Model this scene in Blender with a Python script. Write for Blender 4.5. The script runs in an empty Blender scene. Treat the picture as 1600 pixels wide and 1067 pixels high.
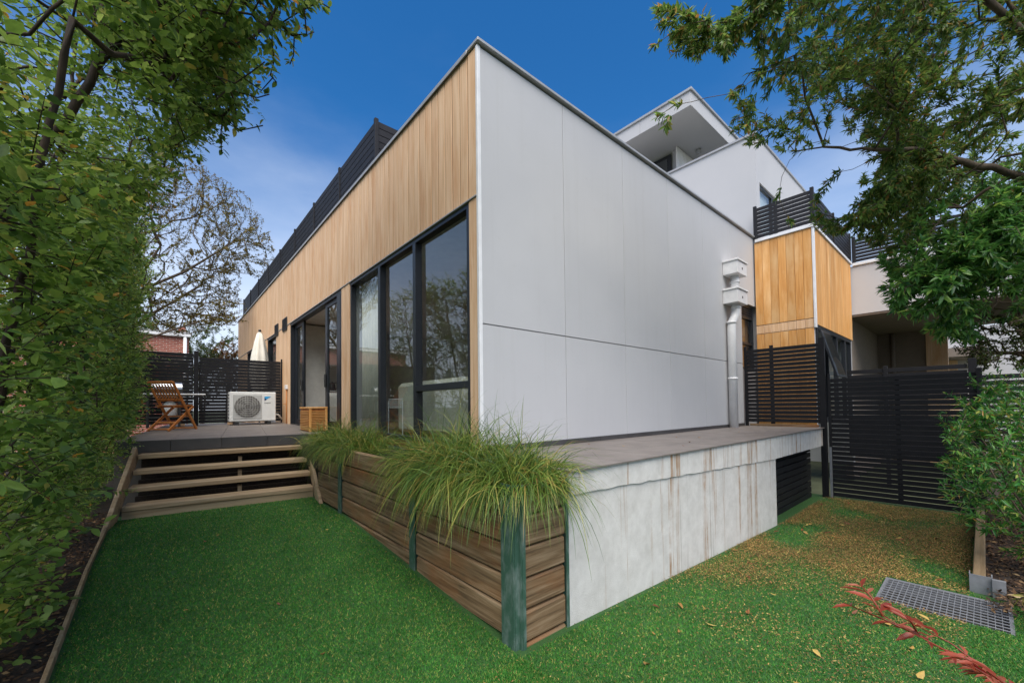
import bpy, math, random
import numpy as np
from mathutils import Vector, Matrix, Quaternion, noise as mnoise

# ------------------------------------------------------------------ scene, camera, light
sc = bpy.context.scene
COL = sc.collection
rng = np.random.default_rng(7)
random.seed(7)

cam_d = bpy.data.cameras.new('camera'); cam = bpy.data.objects.new('camera', cam_d); COL.objects.link(cam)
CAM = np.array([-2.312, -3.116, 1.5])
TH, ROLL, PITCH = 0.85987, 0.01164, 0.02517
Fv = Vector((math.cos(TH)*math.cos(PITCH), math.sin(TH)*math.cos(PITCH), math.sin(PITCH)))
R0 = Vector((math.sin(TH), -math.cos(TH), 0)); U0 = R0.cross(Fv)
Rv = R0*math.cos(ROLL) - U0*math.sin(ROLL); Uv = R0*math.sin(ROLL) + U0*math.cos(ROLL)
m = Matrix((Rv, Uv, -Fv)).transposed().to_4x4(); m.translation = Vector(CAM)
cam.matrix_world = m
cam_d.sensor_width = 36; cam_d.lens = 633.2/1600*36
cam_d.shift_y = (618.69-533.5)/1600
cam_d.clip_start = 0.02; cam_d.clip_end = 3000
sc.camera = cam

SUN = Vector((-0.42, -0.50, 1.05)).normalized()
w = bpy.data.worlds.new('World'); sc.world = w; w.use_nodes = True
wn = w.node_tree.nodes; wl = w.node_tree.links
bg = wn['Background']; sky = wn.new('ShaderNodeTexSky'); sky.sky_type = 'NISHITA'; sky.sun_disc = False
sky.sun_elevation = math.asin(SUN.z); sky.sun_rotation = math.atan2(SUN.x, SUN.y)
sky.altitude = 0; sky.air_density = 1.0; sky.dust_density = 0.3; sky.ozone_density = 6.0
hs = wn.new('ShaderNodeHueSaturation'); hs.inputs['Saturation'].default_value = 1.27
tcw = wn.new('ShaderNodeTexCoord'); sx = wn.new('ShaderNodeSeparateXYZ'); wl.new(tcw.outputs['Generated'], sx.inputs[0])
mpw = wn.new('ShaderNodeMapping'); mpw.inputs['Scale'].default_value = (1, 1, 2.6); wl.new(tcw.outputs['Generated'], mpw.inputs[0])
nzw = wn.new('ShaderNodeTexNoise'); nzw.inputs['Scale'].default_value = 2.2; nzw.inputs['Detail'].default_value = 6; nzw.inputs['Roughness'].default_value = .55; wl.new(mpw.outputs[0], nzw.inputs['Vector'])
nm = wn.new('ShaderNodeMath'); nm.operation = 'MULTIPLY_ADD'; nm.inputs[1].default_value = -.34; wl.new(nzw.outputs['Fac'], nm.inputs[0]); 
ad = wn.new('ShaderNodeMath'); ad.operation = 'ADD'; ad.inputs[1].default_value = .17; wl.new(sx.outputs[2], nm.inputs[2]); wl.new(nm.outputs[0], ad.inputs[0])
hz = wn.new('ShaderNodeMapRange'); hz.interpolation_type = 'SMOOTHSTEP'; hz.inputs['From Min'].default_value = .02; hz.inputs['From Max'].default_value = .63
hz.inputs['To Min'].default_value = .92; hz.inputs['To Max'].default_value = .0; wl.new(ad.outputs[0], hz.inputs[0])
mw = wn.new('ShaderNodeMix'); mw.data_type = 'RGBA'; mw.inputs[7].default_value = (5.4, 5.9, 6.8, 1)
wl.new(hz.outputs[0], mw.inputs[0]); wl.new(sky.outputs[0], hs.inputs['Color']); wl.new(hs.outputs[0], mw.inputs[6]); wl.new(mw.outputs[2], bg.inputs[0]); bg.inputs[1].default_value = 0.10
sl = bpy.data.lights.new('sun', 'SUN'); so = bpy.data.objects.new('sun', sl); COL.objects.link(so)
sl.energy = 3.7; sl.angle = math.radians(62); sl.color = (1, .93, .83)
so.rotation_euler = (-SUN).to_track_quat('-Z', 'Y').to_euler()
sc.view_settings.view_transform = 'Standard'; sc.view_settings.look = 'None'
sc.view_settings.gamma = 1; sc.view_settings.exposure = 0.8
sc.render.engine = 'CYCLES'

# ------------------------------------------------------------------ materials
MATS = {}
def srgb(r, g, b):
    f = lambda c: (c/255/12.92 if c/255 <= .04045 else ((c/255+.055)/1.055)**2.4)
    return (f(r), f(g), f(b), 1)
def newmat(name):
    mt = bpy.data.materials.new(name); mt.use_nodes = True
    nt = mt.node_tree; b = nt.nodes['Principled BSDF']; MATS[name] = mt
    return mt, nt.nodes, nt.links, b
def ramp(ns, cols, pos=None):
    r = ns.new('ShaderNodeValToRGB'); e = r.color_ramp.elements
    n = len(cols); pos = pos or [i/(n-1) for i in range(n)]
    while len(e) < n: e.new(.5)
    for i in range(n): e[i].position = pos[i]; e[i].color = cols[i]
    return r
def mixc(ns, ls, fac, a, b, mode='MIX'):
    mx = ns.new('ShaderNodeMix'); mx.data_type = 'RGBA'; mx.blend_type = mode
    for i, v in ((0, fac), (6, a), (7, b)):
        if hasattr(v, 'is_linked') or hasattr(v, 'links'): ls.new(v, mx.inputs[i])
        else: mx.inputs[i].default_value = v
    return mx.outputs[2]
def coords(ns, ls, stretch=(1, 1, 1), objrand=True):
    tc = ns.new('ShaderNodeTexCoord'); mp = ns.new('ShaderNodeMapping'); mp.inputs['Scale'].default_value = stretch
    ls.new(tc.outputs['Object'], mp.inputs[0])
    if objrand:
        oi = ns.new('ShaderNodeObjectInfo'); mu = ns.new('ShaderNodeMath'); mu.operation = 'MULTIPLY'; mu.inputs[1].default_value = 57
        ls.new(oi.outputs['Random'], mu.inputs[0]); cb = ns.new('ShaderNodeCombineXYZ')
        for i in range(3): ls.new(mu.outputs[0], cb.inputs[i])
        ls.new(cb.outputs[0], mp.inputs['Location'])
    return mp.outputs[0]
def tex(ns, ls, vec, scale, detail=5, rough=.6, dist=0):
    n = ns.new('ShaderNodeTexNoise'); n.inputs['Scale'].default_value = scale; n.inputs['Detail'].default_value = detail
    n.inputs['Roughness'].default_value = rough; n.inputs['Distortion'].default_value = dist
    ls.new(vec, n.inputs['Vector']); return n.outputs['Fac']
def bumpn(ns, ls, b, h, s, d=.01):
    bp = ns.new('ShaderNodeBump'); bp.inputs['Strength'].default_value = s; bp.inputs['Distance'].default_value = d
    ls.new(h, bp.inputs['Height']); ls.new(bp.outputs[0], b.inputs['Normal'])
def plain(name, c, rough=.6, metal=0, c2=None, scale=6, stretch=(1, 1, 1), bump=0, bscale=60, objvar=0, detail=5, spec=.5, lo=.35, hi=.68):
    mt, ns, ls, b = newmat(name)
    b.inputs['Roughness'].default_value = rough; b.inputs['Metallic'].default_value = metal
    b.inputs['Specular IOR Level'].default_value = spec
    vec = coords(ns, ls, stretch); out = None
    if c2 is None: c2 = tuple(x*.86 for x in c[:3])+(1,)
    n = tex(ns, ls, vec, scale, detail)
    r = ramp(ns, [c, c2], [lo, hi]); ls.new(n, r.inputs[0]); out = r.outputs[0]
    if objvar:
        oi = ns.new('ShaderNodeObjectInfo'); mr = ns.new('ShaderNodeMapRange')
        mr.inputs['To Min'].default_value = 1-objvar; mr.inputs['To Max'].default_value = 1+objvar*.6
        ls.new(oi.outputs['Random'], mr.inputs[0])
        hsv = ns.new('ShaderNodeHueSaturation'); ls.new(mr.outputs[0], hsv.inputs['Value']); ls.new(out, hsv.inputs['Color']); out = hsv.outputs[0]
    ls.new(out, b.inputs['Base Color'])
    if bump: bumpn(ns, ls, b, tex(ns, ls, vec, bscale, 4), bump)
    return mt
def wood(name, cols, axis, scale=9, rough=.65, objvar=.12, bump=.25, stain=None):
    """grain streaks run along local axis 0/1/2"""
    mt, ns, ls, b = newmat(name)
    st = [1, 1, 1]; st[axis] = .045
    vec = coords(ns, ls, tuple(st)); g = tex(ns, ls, vec, scale*3, 6, .65, .6)
    r = ramp(ns, cols, [.3, .5, .7] if len(cols) == 3 else None); ls.new(g, r.inputs[0]); out = r.outputs[0]
    st2 = [1, 1, 1]; st2[axis] = .3
    v2 = coords(ns, ls, tuple(st2)); n2 = tex(ns, ls, v2, 3.5, 5)
    if stain:
        r2 = ramp(ns, [(0, 0, 0, 1), (1, 1, 1, 1)], [.5, .78]); ls.new(n2, r2.inputs[0])
        out = mixc(ns, ls, r2.outputs[0], out, stain)
    oi = ns.new('ShaderNodeObjectInfo'); mr = ns.new('ShaderNodeMapRange')
    mr.inputs['To Min'].default_value = 1-objvar; mr.inputs['To Max'].default_value = 1+objvar
    ls.new(oi.outputs['Random'], mr.inputs[0]); hsv = ns.new('ShaderNodeHueSaturation')
    ls.new(mr.outputs[0], hsv.inputs['Value']); ls.new(out, hsv.inputs['Color'])
    ls.new(hsv.outputs[0], b.inputs['Base Color']); b.inputs['Roughness'].default_value = rough
    b.inputs['Specular IOR Level'].default_value = .3
    bumpn(ns, ls, b, g, bump, .004)
    return mt
def leafmat(name, cols, pos=None, rough=.42, trans=.3, spec=.45):
    mt, ns, ls, b = newmat(name)
    ge = ns.new('ShaderNodeNewGeometry'); oi = ns.new('ShaderNodeObjectInfo')
    ad = ns.new('ShaderNodeMath'); ad.operation = 'ADD'; fr = ns.new('ShaderNodeMath'); fr.operation = 'FRACT'
    ls.new(ge.outputs['Random Per Island'], ad.inputs[0]); ls.new(oi.outputs['Random'], ad.inputs[1]); ls.new(ad.outputs[0], fr.inputs[0])
    r = ramp(ns, cols, pos); ls.new(fr.outputs[0], r.inputs[0])
    tc = ns.new('ShaderNodeTexCoord'); n = tex(ns, ls, tc.outputs['Object'], 1.3, 3)
    r2 = ramp(ns, [(.62, .66, .6, 1), (1.15, 1.12, 1, 1)], [.3, .7]); ls.new(n, r2.inputs[0])
    c = mixc(ns, ls, 1.0, r.outputs[0], r2.outputs[0], 'MULTIPLY')
    ls.new(c, b.inputs['Base Color']); b.inputs['Roughness'].default_value = rough; b.inputs['Specular IOR Level'].default_value = spec
    t = ns.new('ShaderNodeBsdfTranslucent'); h2 = ns.new('ShaderNodeHueSaturation'); h2.inputs['Value'].default_value = 1.5; h2.inputs['Hue'].default_value = .485
    ls.new(c, h2.inputs['Color']); ls.new(h2.outputs[0], t.inputs[0])
    ms = ns.new('ShaderNodeMixShader'); ms.inputs[0].default_value = trans
    ls.new(b.outputs[0], ms.inputs[1]); ls.new(t.outputs[0], ms.inputs[2])
    ls.new(ms.outputs[0], ns['Material Output'].inputs[0])
    return mt

PALE = wood('pale_timber', [srgb(202, 162, 122), srgb(219, 182, 144), srgb(229, 198, 164)], 2, 9, objvar=.045, stain=srgb(200, 148, 102))
ORANGE = wood('orange_timber', [srgb(186, 126, 64), srgb(206, 150, 86), srgb(218, 168, 108)], 2, 7, objvar=.13, stain=srgb(224, 184, 132))
SLEEP = wood('sleeper_timber', [srgb(72, 56, 40), srgb(122, 99, 72), srgb(156, 134, 106)], 1, 13, objvar=.16, bump=.5, stain=srgb(138, 88, 48))
SLEEPX = wood('sleeper_timber_end', [srgb(72, 56, 40), srgb(122, 99, 72), srgb(156, 134, 106)], 0, 13, objvar=.16, bump=.5, stain=srgb(138, 88, 48))
TREAD = wood('tread_timber', [srgb(128, 106, 80), srgb(160, 138, 108), srgb(178, 158, 130)], 0, 6, objvar=.08, bump=.4)
EDGEW = wood('edging_timber', [srgb(122, 100, 74), srgb(150, 128, 98), srgb(168, 148, 120)], 1, 6, objvar=.08, bump=.4)
TEAK = wood('teak', [srgb(136, 78, 34), srgb(172, 106, 52), srgb(190, 128, 70)], 2, 8, objvar=.1, rough=.5)
WALLW = plain('white_wall_paint', (.50, .495, .495, 1), .6, c2=(.475, .472, .475, 1), scale=1.3, bump=.03, bscale=180, spec=.3)
def wallpaint():
    mt, ns, ls, b = newmat('white_panel_paint')
    vec = coords(ns, ls, (1, 1, 1), True); r = ramp(ns, [(.455, .456, .464, 1), (.485, .485, .490, 1)], [.3, .7]); ls.new(tex(ns, ls, vec, 1.1, 5), r.inputs[0])
    v2 = coords(ns, ls, (7, 7, .22), True); r2 = ramp(ns, [(1, 1, 1, 1), (.95, .945, .93, 1)], [.52, .8]); ls.new(tex(ns, ls, v2, 1.5, 6, .7), r2.inputs[0])
    c = mixc(ns, ls, 1.0, r.outputs[0], r2.outputs[0], 'MULTIPLY')
    v3 = coords(ns, ls, (1, 1, 1), True); r3 = ramp(ns, [(1, 1, 1, 1), (.9, .89, .87, 1)], [.6, .75]); ls.new(tex(ns, ls, v3, 9, 8, .75), r3.inputs[0])
    c = mixc(ns, ls, .6, c, mixc(ns, ls, 1.0, c, r3.outputs[0], 'MULTIPLY'))
    oi = ns.new('ShaderNodeObjectInfo'); mr = ns.new('ShaderNodeMapRange'); mr.inputs['To Min'].default_value = .985; mr.inputs['To Max'].default_value = 1.012
    ls.new(oi.outputs['Random'], mr.inputs[0]); hsv = ns.new('ShaderNodeHueSaturation'); ls.new(mr.outputs[0], hsv.inputs['Value']); ls.new(c, hsv.inputs['Color'])
    ls.new(hsv.outputs[0], b.inputs['Base Color']); b.inputs['Roughness'].default_value = .6; b.inputs['Specular IOR Level'].default_value = .3
    bumpn(ns, ls, b, tex(ns, ls, vec, 2.2, 3), .12, .02); return mt
PANEL = wallpaint()
TRIM = plain('white_trim_paint', (.78, .78, .78, 1), .45)
CAP = plain('grey_metal_capping', (.40, .40, .40, 1), .45, .2)
BLACK = plain('black_powdercoat', (.010, .010, .012, 1), .55, 0, c2=(.014, .014, .016, 1), objvar=.12, spec=.22)
CHAR = plain('charcoal_slat', (.018, .018, .021, 1), .6, 0, c2=(.023, .023, .026, 1), objvar=.15, spec=.2)
FRAME = plain('window_frame_black', (.012, .014, .018, 1), .35, 0, c2=(.016, .018, .022, 1))
TILE = plain('grey_tile', srgb(124, 116, 110), .5, 0, c2=srgb(104, 97, 92), scale=4, bump=.05, objvar=.07)
DTILE = plain('dark_tile', srgb(70, 68, 68), .45, 0, c2=srgb(58, 56, 57), scale=4, objvar=.07)
GROUT = plain('grout', srgb(96, 90, 84), .8)
STEELG = plain('green_steel', (.032, .085, .056, 1), .6, .0, c2=(.16, .21, .19, 1), scale=22, stretch=(1, 1, .4), lo=.45, hi=.8, bump=.05)
GALV = plain('galvanised_steel', (.27, .28, .30, 1), .5, .4, c2=(.20, .21, .225, 1), scale=14)
PVC = plain('white_pvc', (.72, .72, .72, 1), .4)
ACW = plain('ac_white', (.72, .72, .69, 1), .45)
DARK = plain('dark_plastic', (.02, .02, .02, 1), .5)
INW = plain('interior_paint', (.86, .84, .80, 1), .7)
SOFA = plain('sofa_fabric', srgb(196, 190, 172), .9, bump=.2, bscale=200)
FLOORW = wood('interior_floor', [srgb(120, 86, 54), srgb(146, 108, 70), srgb(160, 122, 84)], 1, 5)
CLOTH = plain('umbrella_cloth', srgb(226, 220, 206), .9, bump=.1, bscale=120)
SILVER = plain('brushed_silver', (.55, .56, .58, 1), .3, .9)
MULCH = plain('mulch_soil', srgb(52, 40, 30), .95, 0, c2=srgb(28, 22, 17), scale=38, bump=1, bscale=50)
EARTH = plain('far_ground', srgb(78, 84, 58), .95, 0, c2=srgb(60, 66, 42), scale=2)
BARK = plain('bark', srgb(66, 52, 40), .9, 0, c2=srgb(36, 29, 24), scale=16, stretch=(1, 1, .3), bump=.6, bscale=40)
BARKG = plain('grey_bark', srgb(96, 82, 66), .9, 0, c2=srgb(58, 48, 38), scale=16, stretch=(1, 1, .3), bump=.5, bscale=40)
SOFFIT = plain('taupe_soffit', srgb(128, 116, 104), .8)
BLUE1 = plain('logo_light_blue', srgb(60, 160, 215), .5)
RED = plain('red_plastic', srgb(170, 30, 25), .4)

def concrete():
    mt, ns, ls, b = newmat('stained_concrete')
    vec = coords(ns, ls, (1, 1, 1), False)
    base = ramp(ns, [(.50, .485, .45, 1), (.64, .625, .59, 1)], [.3, .7]); ls.new(tex(ns, ls, vec, 7, 6, .7), base.inputs[0])
    v2 = coords(ns, ls, (6.5, 6.5, .2), False); s = tex(ns, ls, v2, 1.6, 5, .65)
    r = ramp(ns, [(0, 0, 0, 1), (1, 1, 1, 1)], [.55, .625]); ls.new(s, r.inputs[0])
    br = tex(ns, ls, vec, 2.1, 6, .7); rb = ramp(ns, [(.0, .0, .0, 1), (1, 1, 1, 1)], [.36, .62]); ls.new(br, rb.inputs[0])
    mu = ns.new('ShaderNodeMath'); mu.operation = 'MULTIPLY'; ls.new(r.outputs[0], mu.inputs[0]); ls.new(rb.outputs[0], mu.inputs[1])
    m2 = ns.new('ShaderNodeMath'); m2.operation = 'MULTIPLY'; m2.inputs[1].default_value = .9; ls.new(mu.outputs[0], m2.inputs[0])
    c = mixc(ns, ls, m2.outputs[0], base.outputs[0], srgb(146, 104, 54))
    v3 = coords(ns, ls, (9, 9, .12), False); s3 = tex(ns, ls, v3, 1.3, 4, .6)
    r3 = ramp(ns, [(0, 0, 0, 1), (.8, .8, .8, 1)], [.62, .72]); ls.new(s3, r3.inputs[0])
    c = mixc(ns, ls, r3.outputs[0], c, srgb(96, 84, 66))
    ls.new(c, b.inputs['Base Color']); b.inputs['Roughness'].default_value = .85
    n = tex(ns, ls, vec, 110, 6, .8); bumpn(ns, ls, b, n, .9, .006)
    return mt
CONC = concrete()
def brickmat():
    mt, ns, ls, b = newmat('red_brick')
    tc = ns.new('ShaderNodeTexCoord'); mp = ns.new('ShaderNodeMapping'); mp.inputs['Rotation'].default_value = (math.pi/2, 0, 0)
    ls.new(tc.outputs['Object'], mp.inputs[0]); bk = ns.new('ShaderNodeTexBrick'); ls.new(mp.outputs[0], bk.inputs['Vector'])
    bk.inputs['Color1'].default_value = srgb(130, 62, 50); bk.inputs['Color2'].default_value = srgb(160, 92, 76); bk.inputs['Mortar'].default_value = srgb(176, 160, 146)
    bk.inputs['Scale'].default_value = 1; bk.inputs['Brick Width'].default_value = .24; bk.inputs['Row Height'].default_value = .086; bk.inputs['Mortar Size'].default_value = .008
    ls.new(bk.outputs[0], b.inputs['Base Color']); b.inputs['Roughness'].default_value = .9
    return mt
BRICK = brickmat()
def glassmat(name, tint, ior):
    mt, ns, ls, b = newmat(name)
    t = ns.new('ShaderNodeBsdfTransparent'); t.inputs[0].default_value = tint
    g = ns.new('ShaderNodeBsdfGlossy'); g.inputs['Roughness'].default_value = .01; g.inputs[0].default_value = (.95, .97, .97, 1)
    fr = ns.new('ShaderNodeFresnel'); fr.inputs[0].default_value = ior
    ge = ns.new('ShaderNodeNewGeometry'); iv = ns.new('ShaderNodeMath'); iv.operation = 'SUBTRACT'; iv.inputs[0].default_value = 1; ls.new(ge.outputs['Backfacing'], iv.inputs[1])
    mu = ns.new('ShaderNodeMath'); mu.operation = 'MULTIPLY'; ls.new(fr.outputs[0], mu.inputs[0]); ls.new(iv.outputs[0], mu.inputs[1])
    ms = ns.new('ShaderNodeMixShader'); ls.new(mu.outputs[0], ms.inputs[0]); ls.new(t.outputs[0], ms.inputs[1]); ls.new(g.outputs[0], ms.inputs[2])
    ls.new(ms.outputs[0], ns['Material Output'].inputs[0]); return mt
GLASS = glassmat('window_glass', (.93, .96, .95, 1), 2.2)
def turfmat():
    mt, ns, ls, b = newmat('turf_base')
    vec = coords(ns, ls, (1, 1, 1), False)
    r = ramp(ns, [srgb(36, 76, 31), srgb(50, 94, 38), srgb(82, 98, 50)], [.3, .55, .8]); ls.new(tex(ns, ls, vec, 90, 5, .7), r.inputs[0])
    ls.new(r.outputs[0], b.inputs['Base Color']); b.inputs['Roughness'].default_value = .8
    bumpn(ns, ls, b, tex(ns, ls, vec, 220, 3), 1, .01); return mt
TURF = turfmat()
def leafmat_turf(*a):
    mt = leafmat(*a); ns = mt.node_tree.nodes
    for n in ns:
        if n.type == 'TEX_NOISE': n.inputs['Scale'].default_value = 2.4; n.inputs['Detail'].default_value = 6
    return mt
BLADE = leafmat_turf('turf_blade', [srgb(38, 98, 38), srgb(56, 122, 48), srgb(78, 138, 57), srgb(130, 148, 76), srgb(176, 158, 96)], [0, .4, .72, .92, 1], .6, .2, .2)
HEDGE = leafmat('hedge_leaf', [srgb(62, 92, 40), srgb(96, 128, 56), srgb(122, 152, 70), srgb(150, 174, 92), srgb(186, 172, 82), srgb(194, 146, 62)], [0, .3, .7, .955, .985, 1], .40, .5)
TREEA = leafmat('tree_leaf_bronze', [srgb(62, 92, 44), srgb(92, 124, 58), srgb(118, 146, 72), srgb(146, 140, 76), srgb(152, 110, 60)], [0, .4, .78, .93, 1], .4, .5)
TREEB = leafmat('tree_leaf_glossy', [srgb(48, 92, 46), srgb(74, 124, 60), srgb(102, 150, 74), srgb(144, 174, 84)], [0, .4, .85, 1], .35, .45)
FARL = leafmat('far_leaf', [srgb(50, 70, 32), srgb(76, 96, 44), srgb(104, 116, 54)], None, .5)
OLIVE = leafmat('olive_new_leaf', [srgb(84, 86, 38), srgb(108, 104, 46), srgb(132, 104, 52)], None, .5)
RUST = leafmat('rust_leaf', [srgb(104, 70, 36), srgb(134, 88, 44), srgb(150, 124, 60)], None, .5)
NAND = leafmat('nandina_leaf', [srgb(34, 88, 34), srgb(58, 122, 48), srgb(96, 148, 62), srgb(160, 168, 84), srgb(170, 130, 60)], [0, .45, .82, .96, 1], .38)
REDL = leafmat('red_nandina_leaf', [srgb(120, 44, 28), srgb(150, 66, 44), srgb(170, 104, 84)], None, .4)
GRASS = leafmat('tussock_blade', [srgb(46, 78, 28), srgb(80, 112, 42), srgb(120, 144, 58), srgb(176, 166, 92), srgb(160, 112, 58)], [0, .35, .74, .92, 1], .45, .3)
LITTER = leafmat('dry_litter', [srgb(78, 50, 30), srgb(116, 80, 46), srgb(156, 120, 68), srgb(196, 168, 106)], None, .7, .1)
DRYL = leafmat('dry_leaf', [srgb(96, 52, 32), srgb(134, 80, 46), srgb(176, 140, 76), srgb(190, 176, 100)], None, .6, .1)

# ------------------------------------------------------------------ builders
def link(o, parent=None):
    COL.objects.link(o)
    if parent is not None: o.parent = parent
    return o
def wpos(o):
    p = Vector((0, 0, 0))
    while o is not None: p = p + o.location; o = o.parent
    return p
def tag(o, label, cat=None, group=None, kind=None):
    if label: o['label'] = label
    if cat: o['category'] = cat
    if group: o['group'] = group
    if kind: o['kind'] = kind
    return o
def thing(name, label, cat, loc=(0, 0, 0), rz=0, group=None):
    o = bpy.data.objects.new(name, None); o.location = loc; o.rotation_euler = (0, 0, rz); o.empty_display_size = .1
    link(o); return tag(o, label, cat, group)
def meshobj(name, verts, faces, mat, parent=None, origin=None, smooth=False):
    """verts in world coordinates (for unrotated parents)"""
    v = np.asarray(verts, float)
    if origin is None: origin = wpos(parent) if parent else Vector((0, 0, 0))
    o0 = np.array(origin)
    me = bpy.data.meshes.new(name); me.from_pydata((v-o0).tolist(), [], faces); me.update()
    if smooth: me.polygons.foreach_set('use_smooth', [True]*len(me.polygons))
    me.materials.append(mat)
    o = bpy.data.objects.new(name, me); link(o, parent)
    o.location = Vector(origin) - (wpos(parent) if parent else Vector((0, 0, 0)))
    return o
BOXC = {}
def boxmesh(size, bev, mat):
    key = (tuple(round(s, 4) for s in size), round(bev, 4), mat.name)
    if key in BOXC: return BOXC[key]
    h = [s/2 for s in size]; b = min(bev, min(h)*.8); V = []; idx = {}
    for sx in (-1, 1):
        for sy in (-1, 1):
            for sz in (-1, 1):
                s = (sx, sy, sz)
                for a in range(3):
                    idx[(s, a)] = len(V)
                    V.append(tuple(s[i]*(h[i] if i == a else h[i]-b) for i in range(3)))
    Fc = []
    for a in range(3):
        u, v = [(1, 2), (2, 0), (0, 1)][a]
        for sg in (-1, 1):
            q = []
            for du, dv in ((-1, -1), (1, -1), (1, 1), (-1, 1)):
                s = [0, 0, 0]; s[a] = sg; s[u] = du; s[v] = dv; q.append(idx[(tuple(s), a)])
            Fc.append(q if sg > 0 else q[::-1])
    for a in range(3):           # edges along axis a
        u, v = [(1, 2), (2, 0), (0, 1)][a]
        for du in (-1, 1):
            for dv in (-1, 1):
                def S(e):
                    s = [0, 0, 0]; s[a] = e; s[u] = du; s[v] = dv; return tuple(s)
                q = [idx[(S(-1), u)], idx[(S(1), u)], idx[(S(1), v)], idx[(S(-1), v)]]
                Fc.append(q if du*dv < 0 else q[::-1])
    for sx in (-1, 1):
        for sy in (-1, 1):
            for sz in (-1, 1):
                s = (sx, sy, sz); q = [idx[(s, 0)], idx[(s, 1)], idx[(s, 2)]]
                Fc.append(q if sx*sy*sz > 0 else q[::-1])
    me = bpy.data.meshes.new('piece'); me.from_pydata(V, [], Fc); me.update(); me.materials.append(mat)
    BOXC[key] = me; return me
def box(name, parent, x0, x1, y0, y1, z0, z1, mat, bev=.003, local=False):
    size = (abs(x1-x0), abs(y1-y0), abs(z1-z0)); c = Vector(((x0+x1)/2, (y0+y1)/2, (z0+z1)/2))
    o = bpy.data.objects.new(name, boxmesh(size, bev, mat)); link(o, parent)
    o.location = c if (local or parent is None) else c - wpos(parent)
    return o
def bar(name, parent, p0, p1, wd, ht, mat, bev=.003, local=False, up=(0, 0, 1), ext=0):
    """box whose local z runs p0->p1; wd is across, ht along 'up'"""
    p0 = Vector(p0); p1 = Vector(p1); d = (p1-p0); L = d.length+ext; d.normalize()
    o = bpy.data.objects.new(name, boxmesh((wd, ht, L), bev, mat)); link(o, parent)
    upv = Vector(up); x = upv.cross(d)
    if x.length < 1e-4: x = Vector((1, 0, 0)).cross(d)
    x.normalize(); y = d.cross(x)
    o.rotation_mode = 'QUATERNION'; o.rotation_quaternion = Matrix((x, y, d)).transposed().to_quaternion()
    c = (p0+p1)/2; o.location = c if (local or parent is None) else c - wpos(parent)
    return o
def tubes(name, paths, mat, parent=None, sides=6, kind=None, local=False):
    """paths: list of (points Nx3, radii N) joined into one mesh"""
    V = []; Fc = []; n0 = 0
    for P, Rr in paths:
        P = np.asarray(P, float); Rr = np.asarray(Rr, float)*np.ones(len(P)); n = len(P)
        T = np.gradient(P, axis=0); T /= np.linalg.norm(T, axis=1)[:, None]+1e-9
        ref = np.array([0, 0, 1.]) if abs(T[0][2]) < .9 else np.array([1., 0, 0])
        A = np.cross(T, ref); A /= np.linalg.norm(A, axis=1)[:, None]+1e-9; B = np.cross(T, A)
        an = np.arange(sides)*2*math.pi/sides
        ring = P[:, None, :] + Rr[:, None, None]*(A[:, None, :]*np.cos(an)[None, :, None]+B[:, None, :]*np.sin(an)[None, :, None])
        V.append(ring.reshape(-1, 3))
        for i in range(n-1):
            for k in range(sides):
                a = n0+i*sides+k; b2 = n0+i*sides+(k+1) % sides
                Fc.append((a, b2, b2+sides, a+sides))
        Fc.append(tuple(n0+k for k in range(sides))[::-1]); Fc.append(tuple(n0+(n-1)*sides+k for k in range(sides)))
        n0 += n*sides
    o = meshobj(name, np.concatenate(V), Fc, mat, parent, origin=(0, 0, 0) if local else None, smooth=True)
    if local: o.location = (0, 0, 0)
    if kind: o['kind'] = kind
    return o
def rawmesh(name, V, tris, mat, parent=None, kind=None, smooth=True):
    """fast path for big triangle soups (numpy)"""
    org = np.array(wpos(parent)) if parent else np.zeros(3)
    V = (np.asarray(V)-org).astype(np.float32); tris = np.asarray(tris, np.int32)
    me = bpy.data.meshes.new(name); me.vertices.add(len(V)); me.vertices.foreach_set('co', V.ravel())
    me.loops.add(tris.size); me.loops.foreach_set('vertex_index', tris.ravel())
    me.polygons.add(len(tris)); me.polygons.foreach_set('loop_start', np.arange(len(tris), dtype=np.int32)*3)
    if smooth: me.polygons.foreach_set('use_smooth', np.ones(len(tris), bool))
    me.update(calc_edges=True); me.materials.append(mat)
    o = bpy.data.objects.new(name, me); link(o, parent)
    if kind: o['kind'] = kind
    return o
def unit(v): return v/(np.linalg.norm(v, axis=-1, keepdims=True)+1e-9)
LT = np.array([(0, 2, 1), (0, 3, 2), (1, 2, 5), (1, 5, 4), (2, 3, 6), (2, 6, 5), (4, 5, 7), (5, 6, 7)])
def leaf_local(curl=.18, fold=.22, w1=1., w2=.8, s1=.32, s2=.7):
    # x along the leaf, y across (half width 1), z normal
    return np.array([(0, 0, 0), (s1, w1, fold*.5), (s1, 0, 0), (s1, -w1, fold*.5), (s2, w2, fold*.4-curl*.35), (s2, 0, -curl*.45), (s2, -w2, fold*.4-curl*.35), (1, 0, -curl)])
SHAPE4 = np.array([(0, 0, 0), (.42, .95, .12), (.48, 0, -.08), (.42, -.95, .12), (1, 0, -.2)]); LT4 = np.array([(0, 2, 1), (0, 3, 2), (1, 2, 4), (2, 3, 4)])
SHAPE2 = np.array([(0, 0, 0), (.45, .9, .1), (.45, -.9, .1), (1, 0, -.12)]); LT2 = np.array([(0, 2, 1), (1, 2, 3)])
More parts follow.
